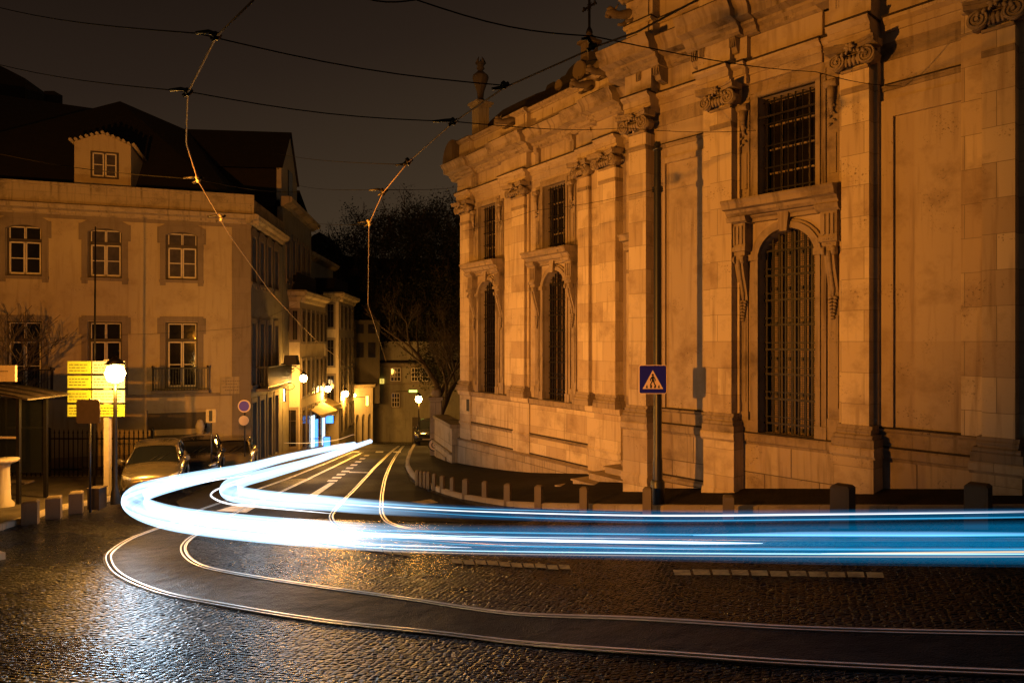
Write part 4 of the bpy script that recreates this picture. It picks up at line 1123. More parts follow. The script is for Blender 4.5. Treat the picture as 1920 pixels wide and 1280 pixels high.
b.face([(.1,.3,9.2),(2.4,.3,11.8),(4.6,.3,9.2)]); b.box(.3, 4.4, .4, 13, 7.0, 9.25); b.box(0, 8.2, .6, 11, -8, 7.6)
b.face([(0,.3,7.65),(0,10,7.65),(-.8,10,7.0),(-.8,.3,7.0)]); b.face([(8.4,.0,7.7),(8.4,10,7.7),(4.4,10,9),(4.4,.0,9)])
b.build('roof', M_ROOF, gh)
fh = thing('far_roof_house', 'dark roofed house rising at the far left above the corner house', 'house', (-34,44,-3))
b = MB(); X = [Q(-200,60,46), Q(0,123,46), Q(47,147,46), Q(50,152,44), Q(95,192,42), Q(112,198,42), Q(180,204,42)]
for i in range(len(X)-1):
    p, q = X[i], X[i+1]
    b.face([Vector((p.x,p.y,2)), Vector((q.x,q.y,2)), q, p]); b.face([p, q, q+Vector((0,8,-1)), p+Vector((0,8,-1))])
b.build('roof', M_ROOF, fh)
b = MB(); p = Q(92,186,41.8); b.box(p.x-.3,p.x+.3,p.y,p.y+.8,p.z-1,p.z+.5); b.build('chimney', M_ROOF, fh)

# ================================================================ street row further down
def block(name, label, p0, pc, p1, Y, ztop, mf, ms, ff, fs, grounddz=1, cor=True):
    """a house given by its left edge, corner and right edge in the photo; front faces us, flank recedes along the street"""
    xc = (pc-CX)/F*Y
    root = thing(name, label, 'house', (xc, Y, H(xc, Y)-.1))
    A = Plane((xc, Y), (.97, .243)); Bp = Plane((xc, Y), (-.06, .998))
    s0 = A.s(p0); s1 = Bp.s(p1)
    zg = H(xc, Y)-1.6
    b = MB(A.M); b.box(s0, 0, 0, .3, zg, ztop); b.build('front_wall', mf, root)
    b = MB(Bp.M); b.box(0.02, s1, 0, .3, zg-1, ztop); b.box(0.3, s1, .3, 5, ztop-.5, ztop+.02); b.box(0.4, s1-.05, 1, 5, zg, ztop+.9) if False else None; b.build('side_wall', ms, root)
    if cor:
        for W, a0, a1 in ((A, s0, .3), (Bp, -.3, s1)):
            b = MB(W.M); mould(b, a0, a1, [(.05,ztop-.5),(.12,ztop-.42),(.18,ztop-.25),(.42,ztop-.15),(.5,ztop+.05),(.4,ztop+.15)], .1); b.build('cornice', M_COP, root)
    b = MB(Bp.M); b.prism([(0.3,ztop),(s1,ztop),(s1,ztop+1.3),(1.6,ztop+1.3)], .5, 5, 'y'); b.build('roof', M_ROOF, root)
    for W, fr in ((A, ff), (Bp, fs)):
        for (c, h_, z0, z1, gl) in fr:
            b = MB(W.M); sw = .14
            b.box(c-h_-sw, c+h_+sw, -.05, 0, z0-.14, z1+.16); wn_ = b.build('window', M_SUR, root)
            b = MB(W.M); b.box(c-h_, c+h_, -.062, -.05, z0, z1); b.build('pane', gl, wn_)
            b = MB(W.M); b.box(c-.02, c+.02, -.08, -.062, z0, z1); b.box(c-h_, c+h_, -.078, -.062, z0+(z1-z0)*.7-.02, z0+(z1-z0)*.7+.02); b.build('sash', M_DARKW, wn_)
    return root, A, Bp
fs = []
for r_, (z0, z1) in enumerate(((0.0,1.7),(-3.1,-1.1),(-5.9,-3.9))):
    for i in range(6): fs.append((.75+1.15*i, .27, z0, z1, M_GLASS if (i+r_) % 3 else M_CURT))
yh, YA, YB = block('yellow_house', 'lamp-lit yellow house with heavy cornice projecting into the narrow street', 529, 562, 607, 38.0, 2.7, M_PLB, M_PLA,
    [(-.72,.18,.1,1.7,M_GLASS),(-.25,.12,.1,1.7,M_GLASS),(-.5,.3,-5.8,-3.8,M_GLASS)], fs)
fs = []
for r_, (z0, z1) in enumerate(((1.0,2.5),(-1.7,.1),(-4.2,-2.2),(-6.4,-4.8))):
    for i in range(4): fs.append((.9+1.6*i, .3, z0, z1, M_GLASS if (i+r_) % 3 else M_CURT))
nh, NA, NB = block('narrow_house', 'tall narrow lamp-lit house further down the street, beside the dark facade', 606, 635, 664, 48.0, 3.3, M_PLB, M_PLA,
    [(-.55,.2,1.0,2.6,M_GLASS),(-.55,.2,-1.7,.1,M_GLASS),(-.55,.22,-4.4,-2.4,M_GLASS)], fs)
# S house closing the street
SH = Plane(((665-CX)/F*60, 60), (1, .05))
sh = thing('end_house', 'grey facade closing the end of the street with small white paned windows', 'house', (SH.o.x+4, 60.4, -9))
zs = lambda y, x=740: SH.z(x, y)
wl_ = [(742,9,714,690),(780,8,714,690),(742,7,762,737),(800,8,714,690),(740,9,672,656),(775,9,672,656)]
b = MB(SH.M); b.box(0, 9.5, 0, .4, -12, zs(683)); b.box(0, 9.5, .4, 6, -10, zs(640)); b.build('wall', M_PLG, sh)
b = MB(SH.M); mould(b, -.1, 9.6, [(.05,zs(688)),(.2,zs(685)),(.3,zs(682)),(.2,zs(680))], .1); b.box(0,9.5,-.06,0,zs(721),zs(718)); b.build('cornice', M_SUR, sh)
b = MB(SH.M); b.face([(-.2,-.2,zs(681)),(9.7,-.2,zs(681)),(9.7,4,zs(640)),(-.2,4,zs(640))]); b.build('roof', M_ROOF, sh)
for x, w_, y1, y0 in wl_:
    c = SH.s(x); h_ = w_/F*60; z0, z1 = zs(y1, x), zs(y0, x); yo = -.05 if y0 > 684 else 1.0
    b = MB(SH.M); b.box(c-h_-.12, c+h_+.12, yo, yo+.05 if y0 > 684 else 2.4, z0-.12, z1+.12); wn_ = b.build('window', M_SUR, sh)
    b = MB(SH.M); b.box(c-h_, c+h_, yo-.012, yo, z0, z1); b.build('pane', M_GLASS, wn_)
    b = MB(SH.M)
    for q in range(4): xx = c-h_+2*h_*q/3; b.box(xx-.03, xx+.03, yo-.03, yo-.012, z0, z1)
    for q in range(4): zz = z0+(z1-z0)*q/3; b.box(c-h_, c+h_, yo-.028, yo-.012, zz-.03, zz+.03)
    b.build('sash', M_WHITEW, wn_)
b = MB(SH.M); b.box(SH.s(773), SH.s(788), -.03, 0, -12, zs(782)); b.build('door', M_DARKW, sh)
b = MB(SH.M); b.box(SH.s(735), SH.s(760), -.05, 0, zs(803), zs(783)); b.build('blind_panel', M_PLG, sh)
# arcade in the angle of the street
arc = thing('arcade_house', 'small yellow lit arcade house in the angle at the end of the street', 'house', ((682-CX)/F*56, 56, -8.9))
PA_ = Plane(((665-CX)/F*56, 56), (.75, .66))
sE = PA_.s(699); zt = PA_.z(690, 727)
b = MB(PA_.M); n_ = 3; wdt = sE/n_
for i in range(n_):
    c = wdt*(i+.5); hw_ = wdt*.30
    b.box(wdt*i, c-hw_, 0, .5, -11, zt); b.box(c+hw_, wdt*(i+1), 0, .5, -11, zt); b.box(c-hw_, c+hw_, 0, .5, -6.0, zt)
    A_ = arch_pts(c, hw_, -6.4, .4, 8)
    for k in range(8): b.prism([A_[k], A_[k+1], (A_[k+1][0], -5.99), (A_[k][0], -5.99)], 0, .5, 'y')
b.build('wall', M_PLB, arc)
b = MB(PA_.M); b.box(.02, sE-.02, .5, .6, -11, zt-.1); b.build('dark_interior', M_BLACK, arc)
b = MB(PA_.M); mould(b, -.1, sE+.1, [(.05,zt),(.2,zt+.1),(.3,zt+.3),(.2,zt+.35)], .4); b.build('cornice', M_COP, arc)
# dark buildings behind the row on the left
dk = thing('dark_house', 'unlit dark house filling the gap behind the yellow house', 'house', (-15,50,-8))
PK = Plane(((575-CX)/F*47, 47), (-.06, .998))
holes(PK, dk, 0, 9, -9, PK.z(590, 490), [(1+1.3*i, .35, 2.2, 4.2) for i in range(6)], M_PLG)
for i in range(6): casement(PK, dk, 1+1.3*i, .35, 2.2, 4.2, sw=.1, ears=False)
zq = PK.z(590, 490)
b = MB(PK.M); b.box(0, 9, .3, 8, -9, zq+.4); mould(b, -.3, 9.3, [(.1,zq),(.4,zq+.15),(.5,zq+.4),(.3,zq+.5)], .1); b.build('cornice', M_COP, dk)
hh = thing('hill_house', 'small dark house on the hill with two tiny lit windows', 'house', (Q(590,520,72).x, 72, 0))
p = Q(570, 520, 72); q = Q(628, 478, 72)
b = MB(); b.box(p.x, q.x, 72, 76, -8, q.z); b.build('wall', M_PLG, hh)
b = MB(); b.prism([(p.x-.3, q.z), (q.x+.3, q.z), ((Q(601,434,72)).x, Q(601,436,72).z), (p.x-.3, Q(601,455,72).z)], 71.6, 76.4, 'y'); b.build('roof', M_ROOF, hh)
for xx in (587, 593):
    a = Q(xx-1.6, 487, 71.9); c_ = Q(xx+1.6, 481, 71.9); b = MB(); b.box(a.x, c_.x, 71.9, 71.98, a.z, c_.z); b.build('window', M_WARMWIN, hh)
g2 = thing('grey_facade', 'dark grey facade between the narrow lit house and the end of the street', 'house', (Q(680,640,58).x, 59, -8))
PZ = Plane((Q(664,640,57).x, 57), (1, .25))
b = MB(PZ.M); b.box(-.5, PZ.s(712), 0, 2, -5.2, PZ.z(690,600)); b.build('wall', M_SURD, g2)
for x in (675, 697):
    for y1, y0 in ((625,608),(670,642)):
        c = PZ.s(x); b = MB(PZ.M); b.box(c-.3, c+.3, -.04, 0, PZ.z(x,y1), PZ.z(x,y0)); b.build('window', M_GLASS, g2)

# ---------------------------------------------------------------- street fittings
def at_plane(PL, px, py, off): 
    s_, z_ = PL.hit(px, py, off); return s_, z_
LAMPS = []
def street_lantern(px, py, Y, label, r_=.15, arm=None, e=260, col=(1,.5,.13), top=None, post=None, first=[None]):
    c = Q(px, py, Y)
    root = thing('street_lamp', label, 'street lamp', c if post is None else Vector((c.x, c.y, post)), group='street lamps lit along the street')
    b = MB(Matrix.Translation(c)); b.lathe([(0,-r_*1.05),(r_*.7,-r_*.8),(r_,0),(r_*.75,r_*.75),(0,r_)], 0, 0, 14); b.build('lit_globe', M_LAMP, root)
    b = MB(Matrix.Translation(c)); b.lathe([(r_*.5,r_*.95),(r_*1.05,r_*1.0),(r_*.5,r_*1.5),(0,r_*2)], 0, 0, 12); b.build('cap', M_IRON, root)
    b = MB()
    if arm is not None:
        b.tube([c+Vector((0,0,r_*1.6)), c+Vector((arm[0]*.5, arm[1]*.5, r_*2+.22)), c+Vector((arm[0], arm[1], r_*1.4))], .022, 6)
        b.tube([c+Vector((arm[0], arm[1], r_*1.4)), c+Vector((arm[0], arm[1], -.5))], .02, 6); b.build('wall_arm', M_IRON, root)
    if post is not None:
        b.lathe([(.13,post),(.11,post+.3),(.06,post+.5),(.045,c.z-r_*1.5),(.08,c.z-r_*1.2),(.03,c.z-r_)], c.x, c.y, 10); b.build('post', M_IRON, root)
    l = bpy.data.lights.new('lamp_light', 'POINT'); l.energy = e; l.color = col; l.shadow_soft_size = r_
    lo = bpy.data.objects.new('lamp_light', l); C.objects.link(lo); lo.parent = root; lo.location = c-Vector(root.location)+Vector((.1,-.12,-r_*1.6))
    return root
CW = (1, .44, .06)
street_lantern(569, 709, 36.6, 'lit wall lantern nearest the corner house, first of the row down the street', .20, (-.9,.1), 900, CW)
street_lantern(615, 729, 44, 'lit wall lantern in front of the yellow house, second down the street', .20, (-.9,.1), 800, CW)
street_lantern(648, 738, 50, 'lit wall lantern third down the street, beside a smaller lamp', .22, (-.8,.1), 800, CW)
street_lantern(664, 741, 55, 'small lit lamp at the end of the row, right of the third lantern', .15, (-.6,.3), 500, CW)
p = Q(785, 748, 44); street_lantern(785, 748, 44, 'lit lamp on a post at the end of the street beside the dark doorway', .22, None, 420, CW, post=H(p.x, p.y))
# lamp in front of the direction panels
p = Q(216, 702, 19.0)
SQ = street_lantern(216, 700, 19.0, 'dazzling lit lamp on a slim post in front of the direction sign panels', .26, None, 1900, CW, post=H(p.x, p.y)+.12)
lx = bpy.data.lights.new('lamp_light', 'SPOT'); lx.energy = 5000; lx.color = (1, .345, .035); lx.shadow_soft_size = .10; lx.spot_size = R(74); lx.spot_blend = .7  # extra spot added at the lamp to brighten the church's left wing
lox = bpy.data.objects.new('lamp_light', lx); C.objects.link(lox); lox.parent = SQ; p = Q(216, 700, 19.0)
lox.location = p-Vector(SQ.location)+Vector((.45, 0, .1)); lox.rotation_euler = Vector((12.6, 6.2, 2.6)).to_track_quat('-Z', 'Y').to_euler()
# lantern left of the frame that lights the church (its shadows fall from here)
LP = Vector((-7.6, 6.4, .35)); 
root = thing('street_lamp', 'tall iron lantern on the plaza that lights the church front', 'street lamp', (LP.x, LP.y, H(LP.x, LP.y)+.12), group='street lamps lit along the street')
b = MB(); zb = H(LP.x, LP.y)+.1
b.lathe([(.2,zb),(.18,zb+.4),(.09,zb+.7),(.06,LP.z-.45),(.12,LP.z-.38),(.05,LP.z-.3)], LP.x, LP.y, 12); b.build('post', M_IRON, root)
b = MB(); b.frus(LP.x, LP.y, LP.z-.28, LP.z+.25, .10, .10, .19, .19); b.build('lit_globe', M_LAMP, root)
b = MB(); b.frus(LP.x, LP.y, LP.z+.26, LP.z+.5, .23, .23, .04, .04); b.build('cap', M_IRON, root)
l = bpy.data.lights.new('lamp_light', 'SPOT'); l.energy = 8600; l.color = (1, .335, .03); l.shadow_soft_size = .06; l.spot_size = R(72); l.spot_blend = .6
lo = bpy.data.objects.new('lamp_light', l); C.objects.link(lo); lo.parent = root
lo.location = Vector((.25, .15, LP.z-.1-(H(LP.x,LP.y)+.12)))
lo.rotation_euler = (Vector((.66, .74, .16))).to_track_quat('-Z', 'Y').to_euler()
l2 = bpy.data.lights.new('facade_light', 'SPOT'); l2.energy = 9000; l2.color = (1, .32, .02); l2.shadow_soft_size = .08; l2.spot_size = R(70); l2.spot_blend = .9  # second spot added at the lantern to brighten the left facade
lo2 = bpy.data.objects.new('facade_light', l2); C.objects.link(lo2); lo2.parent = root
lo2.location = Vector((-.25, .2, LP.z-.1-(H(LP.x,LP.y)+.12))); lo2.rotation_euler = (Vector((-.24, .95, .16))).to_track_quat('-Z', 'Y').to_euler()

# direction sign: 4 rows x 2 panels on a galvanised post
YP = 20.5
ds = thing('direction_sign', 'tall post with four rows of bright direction panels lit by the lamp', 'road sign', (Q(199,900,YP).x, YP, H(Q(199,900,YP).x, YP)+.12), group=None)
b = MB(); x = Q(199,700,YP).x; b.box(x-.075, x+.075, YP-.0, YP+.15, H(x,YP), Q(0,674,YP).z); b.build('post', M_POSTG, ds)
for i, (y0, y1) in enumerate(((677,700),(704,727),(731,754),(758,780))):
    for j, (x0, x1) in enumerate(((129,172),(175.5,235))):
        a = Q(x0, y1, YP); c_ = Q(x1, y0, YP); b = MB(); b.box(a.x, c_.x, YP-.06, YP-.02, a.z, c_.z)
        o = b.build('panel', M_PANEL if j == 0 or i == 3 else M_PANELW, ds)
        b = MB(); 
        for q in range(3):
            zz = c_.z-(c_.z-a.z)*(.28+.24*q); xx = a.x+.05
            while xx < c_.x-.12:
                l_ = random.uniform(.04,.14); 
                if xx+l_ < c_.x-.04 and (xx < x-.09-l_ or xx > x+.09 or True): b.box(xx, xx+l_, YP-.066, YP-.06, zz-.012, zz+.012)
                xx += l_+.03
        b.build('lettering', M_TEXT, o)
b = MB()
for q in (689, 716, 743, 769): 
    a = Q(131,q,YP); c_ = Q(233,q,YP); b.box(a.x, c_.x, YP-.02, YP-.001, a.z-.03, a.z+.03)
b.build('crossbar', M_IRON, ds)
# traffic sign seen from behind + its bin
YB_ = 18.2
bs = thing('road_sign', 'rounded dark sign seen from behind on a pole in front of the panels', 'road sign', (Q(166,900,YB_).x, YB_, H(Q(166,900,YB_).x,YB_)+.12))
a = Q(143,794,YB_); c_ = Q(187,749,YB_)
def rrect(x0,z0,x1,z1,r_,n=5):
    out = []
    for cx_, cz_, a0 in ((x1-r_,z0+r_,-90),(x1-r_,z1-r_,0),(x0+r_,z1-r_,90),(x0+r_,z0+r_,180)):
        for i in range(n+1): t = R(a0+90*i/n); out.append((cx_+r_*math.cos(t), cz_+r_*math.sin(t)))
    return out
b = MB(); b.prism(rrect(a.x,a.z,c_.x,c_.z,.07), YB_, YB_+.03, 'y'); b.build('sign_plate', M_DARKW, bs)
b = MB(); xp = Q(166,0,YB_).x; b.tube([(xp,YB_+.06,H(xp,YB_)),(xp,YB_+.06,c_.z+.03)], .03, 8); b.build('post', M_POLE, bs)
bn = MB(); a = Q(170,940,YB_+.5); c_ = Q(192,915,YB_+.5); bn.prism(rrect(a.x,-.2,c_.x,.2,.05) if False else [(a.x,YB_+.35),(c_.x,YB_+.35),(c_.x,YB_+.7),(a.x,YB_+.7)], H(a.x,YB_), c_.z, 'z'); bn.box(a.x-.02,c_.x+.02,YB_+.33,YB_+.72,c_.z,c_.z+.03)
own(bn, 'utility_box', M_DARKW, 'small dark metal box on the pavement at the foot of the sign posts', 'utility box', origin=(a.x+.15,YB_+.5,H(a.x,YB_)+.12))
# thin mast
xm = Q(176,0,20.9); b = MB(); b.tube([(xm.x,20.9,H(xm.x,20.9)),(Q(179,0,20.9).x,20.9,Q(0,425,20.9).z)], [.045,.02], 8)
own(b, 'thin_mast', M_IRON, 'slim dark mast rising in front of the middle upper window', 'mast', origin=(xm.x,20.9,H(xm.x,20.9)))
# left bollards
def bollard(px, pyb, wpx, hpx, label, grp, rz=.0, left=False, depth=None, mat=None):
    g_ = P(px, pyb, .126); w_ = wpx/F*g_.y; h_ = hpx/F*g_.y; d_ = depth or w_
    b = MB(Matrix.Translation(g_) @ Matrix.Rotation(rz, 4, 'Z'))
    b.box(-w_/2, w_/2, -d_/2, d_/2, -.25, h_*.93); b.frus(0, 0, h_*.93, h_, w_/2, d_/2, w_/2-.035, d_/2-.035)
    own(b, 'stone_bollard', mat or M_BOLM, label, 'bollard', grp, origin=g_)
for i, (x, y, w_, h_, lab) in enumerate(((57,972,25,34,'squat stone bollard on the left pavement, nearest the frame edge'),(101,962,24,32,'squat stone bollard on the left pavement, middle of three'),(143,952,22,31,'squat stone bollard on the left pavement, closest to the sign posts'))):
    bollard(x, y, w_, h_, lab, 'stone bollards on the plaza side', .45, mat=M_BOLD)
bl = [(782,903,5,23),(789,905,5,23),(796,907,5,24),(803,909,6,25),(814,912,6,25),(829,916,7,25),(848,920,7,26),(873,927,10,30),(909,932,9,31),(952,939,12,33),(1010,944,13,35),(1095,950,14,38),(1214,954,16,41),(1366,960,20,32)]
names = ['first and farthest','second','third','fourth','fifth','sixth','seventh','eighth','ninth','tenth','eleventh','twelfth','thirteenth','fourteenth']
for (x, y, w_, h_), n_ in zip(bl, names):
    bollard(x, y, w_, h_, 'slim kerb bollard before the church, %s counting from the street end' % n_, 'slim stone bollards along the church kerb', -.35)
bollard(1580, 972, 34, 64, 'large square stone block bollard below the tall grilled window', 'large stone blocks at the kerb', .78, mat=M_BOLD)
bollard(1834, 972, 38, 66, 'large square stone block bollard at the right edge, topped dark', 'large stone blocks at the kerb', .78, mat=M_BOLD)

# black pole with crossing sign
pg = P(1233, 944, .126); 
bp_ = thing('black_pole', 'tall black tram wire pole with ball top in front of the church', 'pole', pg)
zt = (HZ-283)/F*pg.y
b = MB(Matrix.Translation((pg.x,pg.y,0))); b.lathe([(.11,pg.z),(.11,pg.z+1.0),(.095,pg.z+1.05),(.088,zt-1.2),(.078,zt)], 0, 0, 20); b.build('shaft', M_POLE, bp_)
b = MB(Matrix.Translation((pg.x,pg.y,0))); b.lathe([(.085,zt),(.11,zt+.02),(.11,zt+.06),(.06,zt+.08),(.085,zt+.14),(.06,zt+.20),(0,zt+.22)], 0, 0, 16); b.build('ball_cap', M_POLE, bp_)
b = MB(Matrix.Translation((pg.x,pg.y,0))); b.lathe([(.16,pg.z),(.16,pg.z+.5),(.125,pg.z+.56)], 0, 0, 16); b.build('foot', M_POLE, bp_)
b = MB(Matrix.Translation((pg.x,pg.y,0))); b.lathe([(.125,Q(0,355,pg.y).z-.05),(.125,Q(0,355,pg.y).z+.05)],0,0,12); b.build('collar', M_POLE, bp_)
ys = pg.y-.16
cs_ = thing('crossing_sign', 'blue square pedestrian crossing sign with triangle and walking figure on the black pole', 'road sign', Q(1224,738,ys))
a = Q(1198,738,ys); c_ = Q(1250,684,ys)
b = MB(); b.prism(rrect(a.x,a.z,c_.x,c_.z,.05), ys, ys+.025, 'y'); b.build('sign_rim', M_SIGNW, cs_)
e_ = .014; b = MB(); b.prism(rrect(a.x+e_,a.z+e_,c_.x-e_,c_.z-e_,.04), ys-.004, ys, 'y'); b.build('sign_face', M_SIGNB, cs_)
W_ = c_.x-a.x; Hh = c_.z-a.z; px_ = lambda u: a.x+u*W_; pz_ = lambda v: a.z+v*Hh
b = MB(); b.prism([(px_(.13),pz_(.17)),(px_(.87),pz_(.17)),(px_(.5),pz_(.82))], ys-.008, ys-.004, 'y'); b.build('triangle', M_SIGNW, cs_)
b = MB(); f0, f1 = ys-.012, ys-.008
for i in range(4):
    u = .24+.145*i; b.prism([(px_(u),pz_(.20)),(px_(u+.075),pz_(.20)),(px_(u+.10-.03*abs(i-1.5)),pz_(.31)),(px_(u+.04),pz_(.31))], f0, f1, 'y')
disk_y(b, px_(.495), pz_(.655), f0, f1, .027, 12)
b.prism([(px_(.46),pz_(.61)),(px_(.53),pz_(.61)),(px_(.54),pz_(.44)),(px_(.46),pz_(.44))], f0-.001, f1, 'y')
for q in ([(.47,.46),(.52,.46),(.44,.34),(.42,.27),(.39,.28),(.41,.36)], [(.49,.46),(.545,.46),(.57,.36),(.61,.28),(.575,.27),(.54,.34)], [(.46,.60),(.48,.55),(.43,.50),(.43,.44),(.40,.44),(.40,.52)], [(.52,.60),(.54,.60),(.59,.52),(.60,.45),(.57,.45),(.56,.51)]):
    b.prism([(px_(u),pz_(v)) for u, v in q], f0-.002, f1, 'y')
b.build('walking_figure', M_BLACK, cs_)
b = MB(); zc = (a.z+c_.z)/2
for dz in (-.15,.15): b.box(px_(.5)-.02, px_(.5)+.2, ys+.025, ys+.06, zc+dz-.02, zc+dz+.02)
b.build('bracket', M_POLE, cs_)

# iron fence in front of the corner house
FY = 25.0
fe = thing('iron_fence', 'spiked black iron fence in front of the ochre corner house', 'fence', (-15,FY,-5))
x0, x1 = Q(-160,0,FY).x, Q(286,0,FY).x; zT = Q(0,812,FY).z; zB = -4.95
b = MB()
b.box(x0,x1,FY-.015,FY+.015,zT-.22,zT-.17); b.box(x0,x1,FY-.015,FY+.015,zB+.25,zB+.30); b.build('rail', M_IRON, fe)
b = MB(); n_ = int((x1-x0)/.17)
for i in range(n_+1):
    x = x0+(x1-x0)*i/n_; b.box(x-.013,x+.013,FY-.013,FY+.013,zB,zT); b.frus(x,FY,zT,zT+.16,.028,.013,.001,.001)
o = b.build('pickets', M_IRON, fe); o['kind'] = 'stuff'
for x in (x0, Q(92,0,FY).x, Q(286,0,FY).x):
    b = MB(); b.box(x-.05,x+.05,FY-.05,FY+.05,zB,zT+.1); b.lathe([(.06,zT+.1),(.08,zT+.16),(0,zT+.24)],x,FY,8); b.build('fence_post', M_IRON, fe)
b = MB(); b.box(x0,x1,FY-.12,FY+.12,-6,zB+.02); b.build('plinth', M_STB, fe)
# stone finial pedestal
FY2 = 28.2; fp = Q(375,0,FY2); fpz = H(fp.x,FY2); zt = Q(0,784,FY2).z; zb_ = Q(0,832,FY2).z
fo = thing('stone_finial', 'pale stone pedestal with acorn finial behind the parked cars', 'finial', (fp.x,FY2,fpz))
b = MB()
for hw_, za, zb2 in ((.29,fpz-zb_-.2,0),(.23,0,.22),(.27,.22,.32),(.2,.32,.46)): b.box(fp.x-hw_,fp.x+hw_,FY2-hw_,FY2+hw_,zb_+za,zb_+zb2)
b.build('pedestal', M_BOL, fo)
b = MB(); b.lathe([(.12,zb_+.46),(.09,zb_+.52),(.17,zb_+.62),(.18,zb_+.74),(.10,zb_+.98),(0,zb_+1.05)], fp.x, FY2, 14); b.build('acorn', M_BOL, fo)
fp = Q(6,0,18.5); z0 = H(fp.x,18.5)+.1; zt = Q(0,862,18.5).z
fo = thing('stone_basin', 'round topped stone pedestal at the left frame edge', 'pedestal', (fp.x,18.5,z0))
b = MB(); b.lathe([(.26,z0),(.26,z0+.1),(.18,z0+.2),(.15,zt-.25),(.17,zt-.12)],fp.x,18.5,16); b.build('shaft', M_BOL, fo)
b = MB(); b.lathe([(.17,zt-.12),(.34,zt-.05),(.38,zt),(.36,zt+.03),(0,zt+.03)],fp.x,18.5,20); b.build('bowl', M_BOL, fo)
# bus shelter at the left edge
bz = thing('bus_shelter', 'bus shelter with curved dark canopy and pale name board at the left edge', 'bus shelter', (Q(0,0,18.9).x,18.9,H(-14,18.9)+.12))
YS = 18.9
b = MB(); a = Q(-90,714,YS); c_ = Q(43,684,YS); b.box(a.x,c_.x,YS-.3,YS-.22,a.z,c_.z); nb_ = b.build('name_board', M_PANELB if 'M_PANELB' in globals() else M_PLB, bz)
b = MB(); t_ = Q(16,695,YS)
for i in range(4): b.box(t_.x+.055*i, t_.x+.045+.055*i, YS-.306, YS-.30, t_.z-.012, t_.z+.012)
b.build('lettering', M_TEXT, nb_)
b = MB(); zc0 = Q(0,745,YS).z; prof = []
for i in range(9):
    t = i/8; prof.append((Q(-120,0,YS).x+(Q(76,0,YS).x-Q(-120,0,YS).x)*t, zc0+.36*math.cos(t*math.pi/2)))
poly = prof+[(x, z-.05) for x, z in prof[::-1]]
for i in range(8): b.prism([prof[i], prof[i+1], (prof[i+1][0],prof[i+1][1]-.04), (prof[i][0],prof[i][1]-.04)], YS-.5, YS+1.2, 'y')
cn = b.build('canopy', M_CURT, bz)
b = MB()
for y in (YS-.5, YS+.0, YS+.6, YS+1.2): b.tube([(x,y,z+.01) for x, z in prof], .022, 5)
b.build('canopy_rib', M_IRON, cn)
for px, yy in ((35,YS),(-100,YS),(35,YS+1.1)):
    b = MB(); x = Q(px,0,YS).x; b.box(x-.045,x+.045,yy-.045,yy+.045,H(x,yy),zc0+.02); b.build('post', M_IRON, bz)
b = MB(); a = Q(-100,0,YS); c_ = Q(33,0,YS); b.box(a.x,c_.x,YS+1.08,YS+1.1,Q(0,900,YS).z,zc0-.1); b.build('glass_screen', M_CGL, bz)
b = MB(); b.box(a.x,c_.x,YS+.0,YS+.04,Q(0,822,YS).z,Q(0,818,YS).z); b.build('rail', M_WHITEW, bz)
b = MB(); z0 = H(a.x,YS)+.55; b.box(a.x,c_.x-.2,YS+.55,YS+.95,z0,z0+.05); b.build('bench', M_DARKW, bz)
# round no-parking sign + plate near the corner
YN = 28.0
ns = thing('round_sign', 'small round blue traffic sign on a pole by the corner of the house', 'road sign', (Q(458,0,YN).x,YN,H(-11,YN)))
x = Q(458,0,YN).x; b = MB(); b.tube([(x,YN+.05,H(x,YN)),(x,YN+.05,Q(0,748,YN).z)], .03, 8); b.build('post', M_POLE, ns)
c_ = Q(458,761,YN); b = MB(Matrix.Translation(c_)); disk_y(b,0,0,-.02,.02,.26,20); o = b.build('sign_rim', M_SIGNW, ns)
b = MB(Matrix.Translation(c_)); disk_y(b,0,0,-.03,-.02,.21,20); b.build('sign_face', plain('sign_violet_blue',(.12,.08,.7),rough=.4), o)
c_ = Q(457,788,YN); b = MB(Matrix.Translation(c_)); disk_y(b,0,0,-.02,.02,.2,20); b.build('sign_face', M_SIGNW, ns)
YN = 24.5; bs2 = thing('road_sign', 'pale rectangular road sign on a pole behind the parked cars', 'road sign', (Q(395,0,YN).x,YN,H(-10,YN)))
a = Q(386,792,YN); c_ = Q(405,767,YN); b = MB(); b.box(a.x,c_.x,YN,YN+.03,a.z,c_.z); b.build('sign_plate', M_PLA, bs2)
x = Q(395,0,YN).x; b = MB(); b.tube([(x,YN+.05,H(x,YN)),(x,YN+.05,c_.z)], .03, 8); b.box(x-.06,x+.06,YN-.01,YN,a.z+.05,c_.z-.05); b.build('post', M_POLE, bs2)
# hanging black shop box, iron scroll bracket
YH = 34.5
hs_ = thing('hanging_sign', 'black box sign hanging from the balcony end over the street', 'shop sign', Q(542,680,YH))
a = Q(531,684,YH); c_ = Q(555,666,YH)
b = MB(); b.prism([(a.x,a.z),(c_.x+.04,a.z),(c_.x-.04,c_.z),(a.x+.06,c_.z)], YH, YH+.5, 'y'); b.build('box', M_DARKW, hs_)
b = MB(); b.tube([(a.x-1.2,YH+.2,a.z-.05),(c_.x,YH+.2,a.z-.05)], .03, 6)
for r_, cx_, cz_ in ((.25,536,700),(.18,545,694),(.3,541,724)):
    q = Q(cx_,cz_,YH+.2); b.tube([(q.x+r_*math.cos(t/12*6.28),YH+.2,q.z+r_*.6*math.sin(t/12*6.28)) for t in range(13)], .02, 5)
b.build('iron_bracket', M_IRON, hs_)
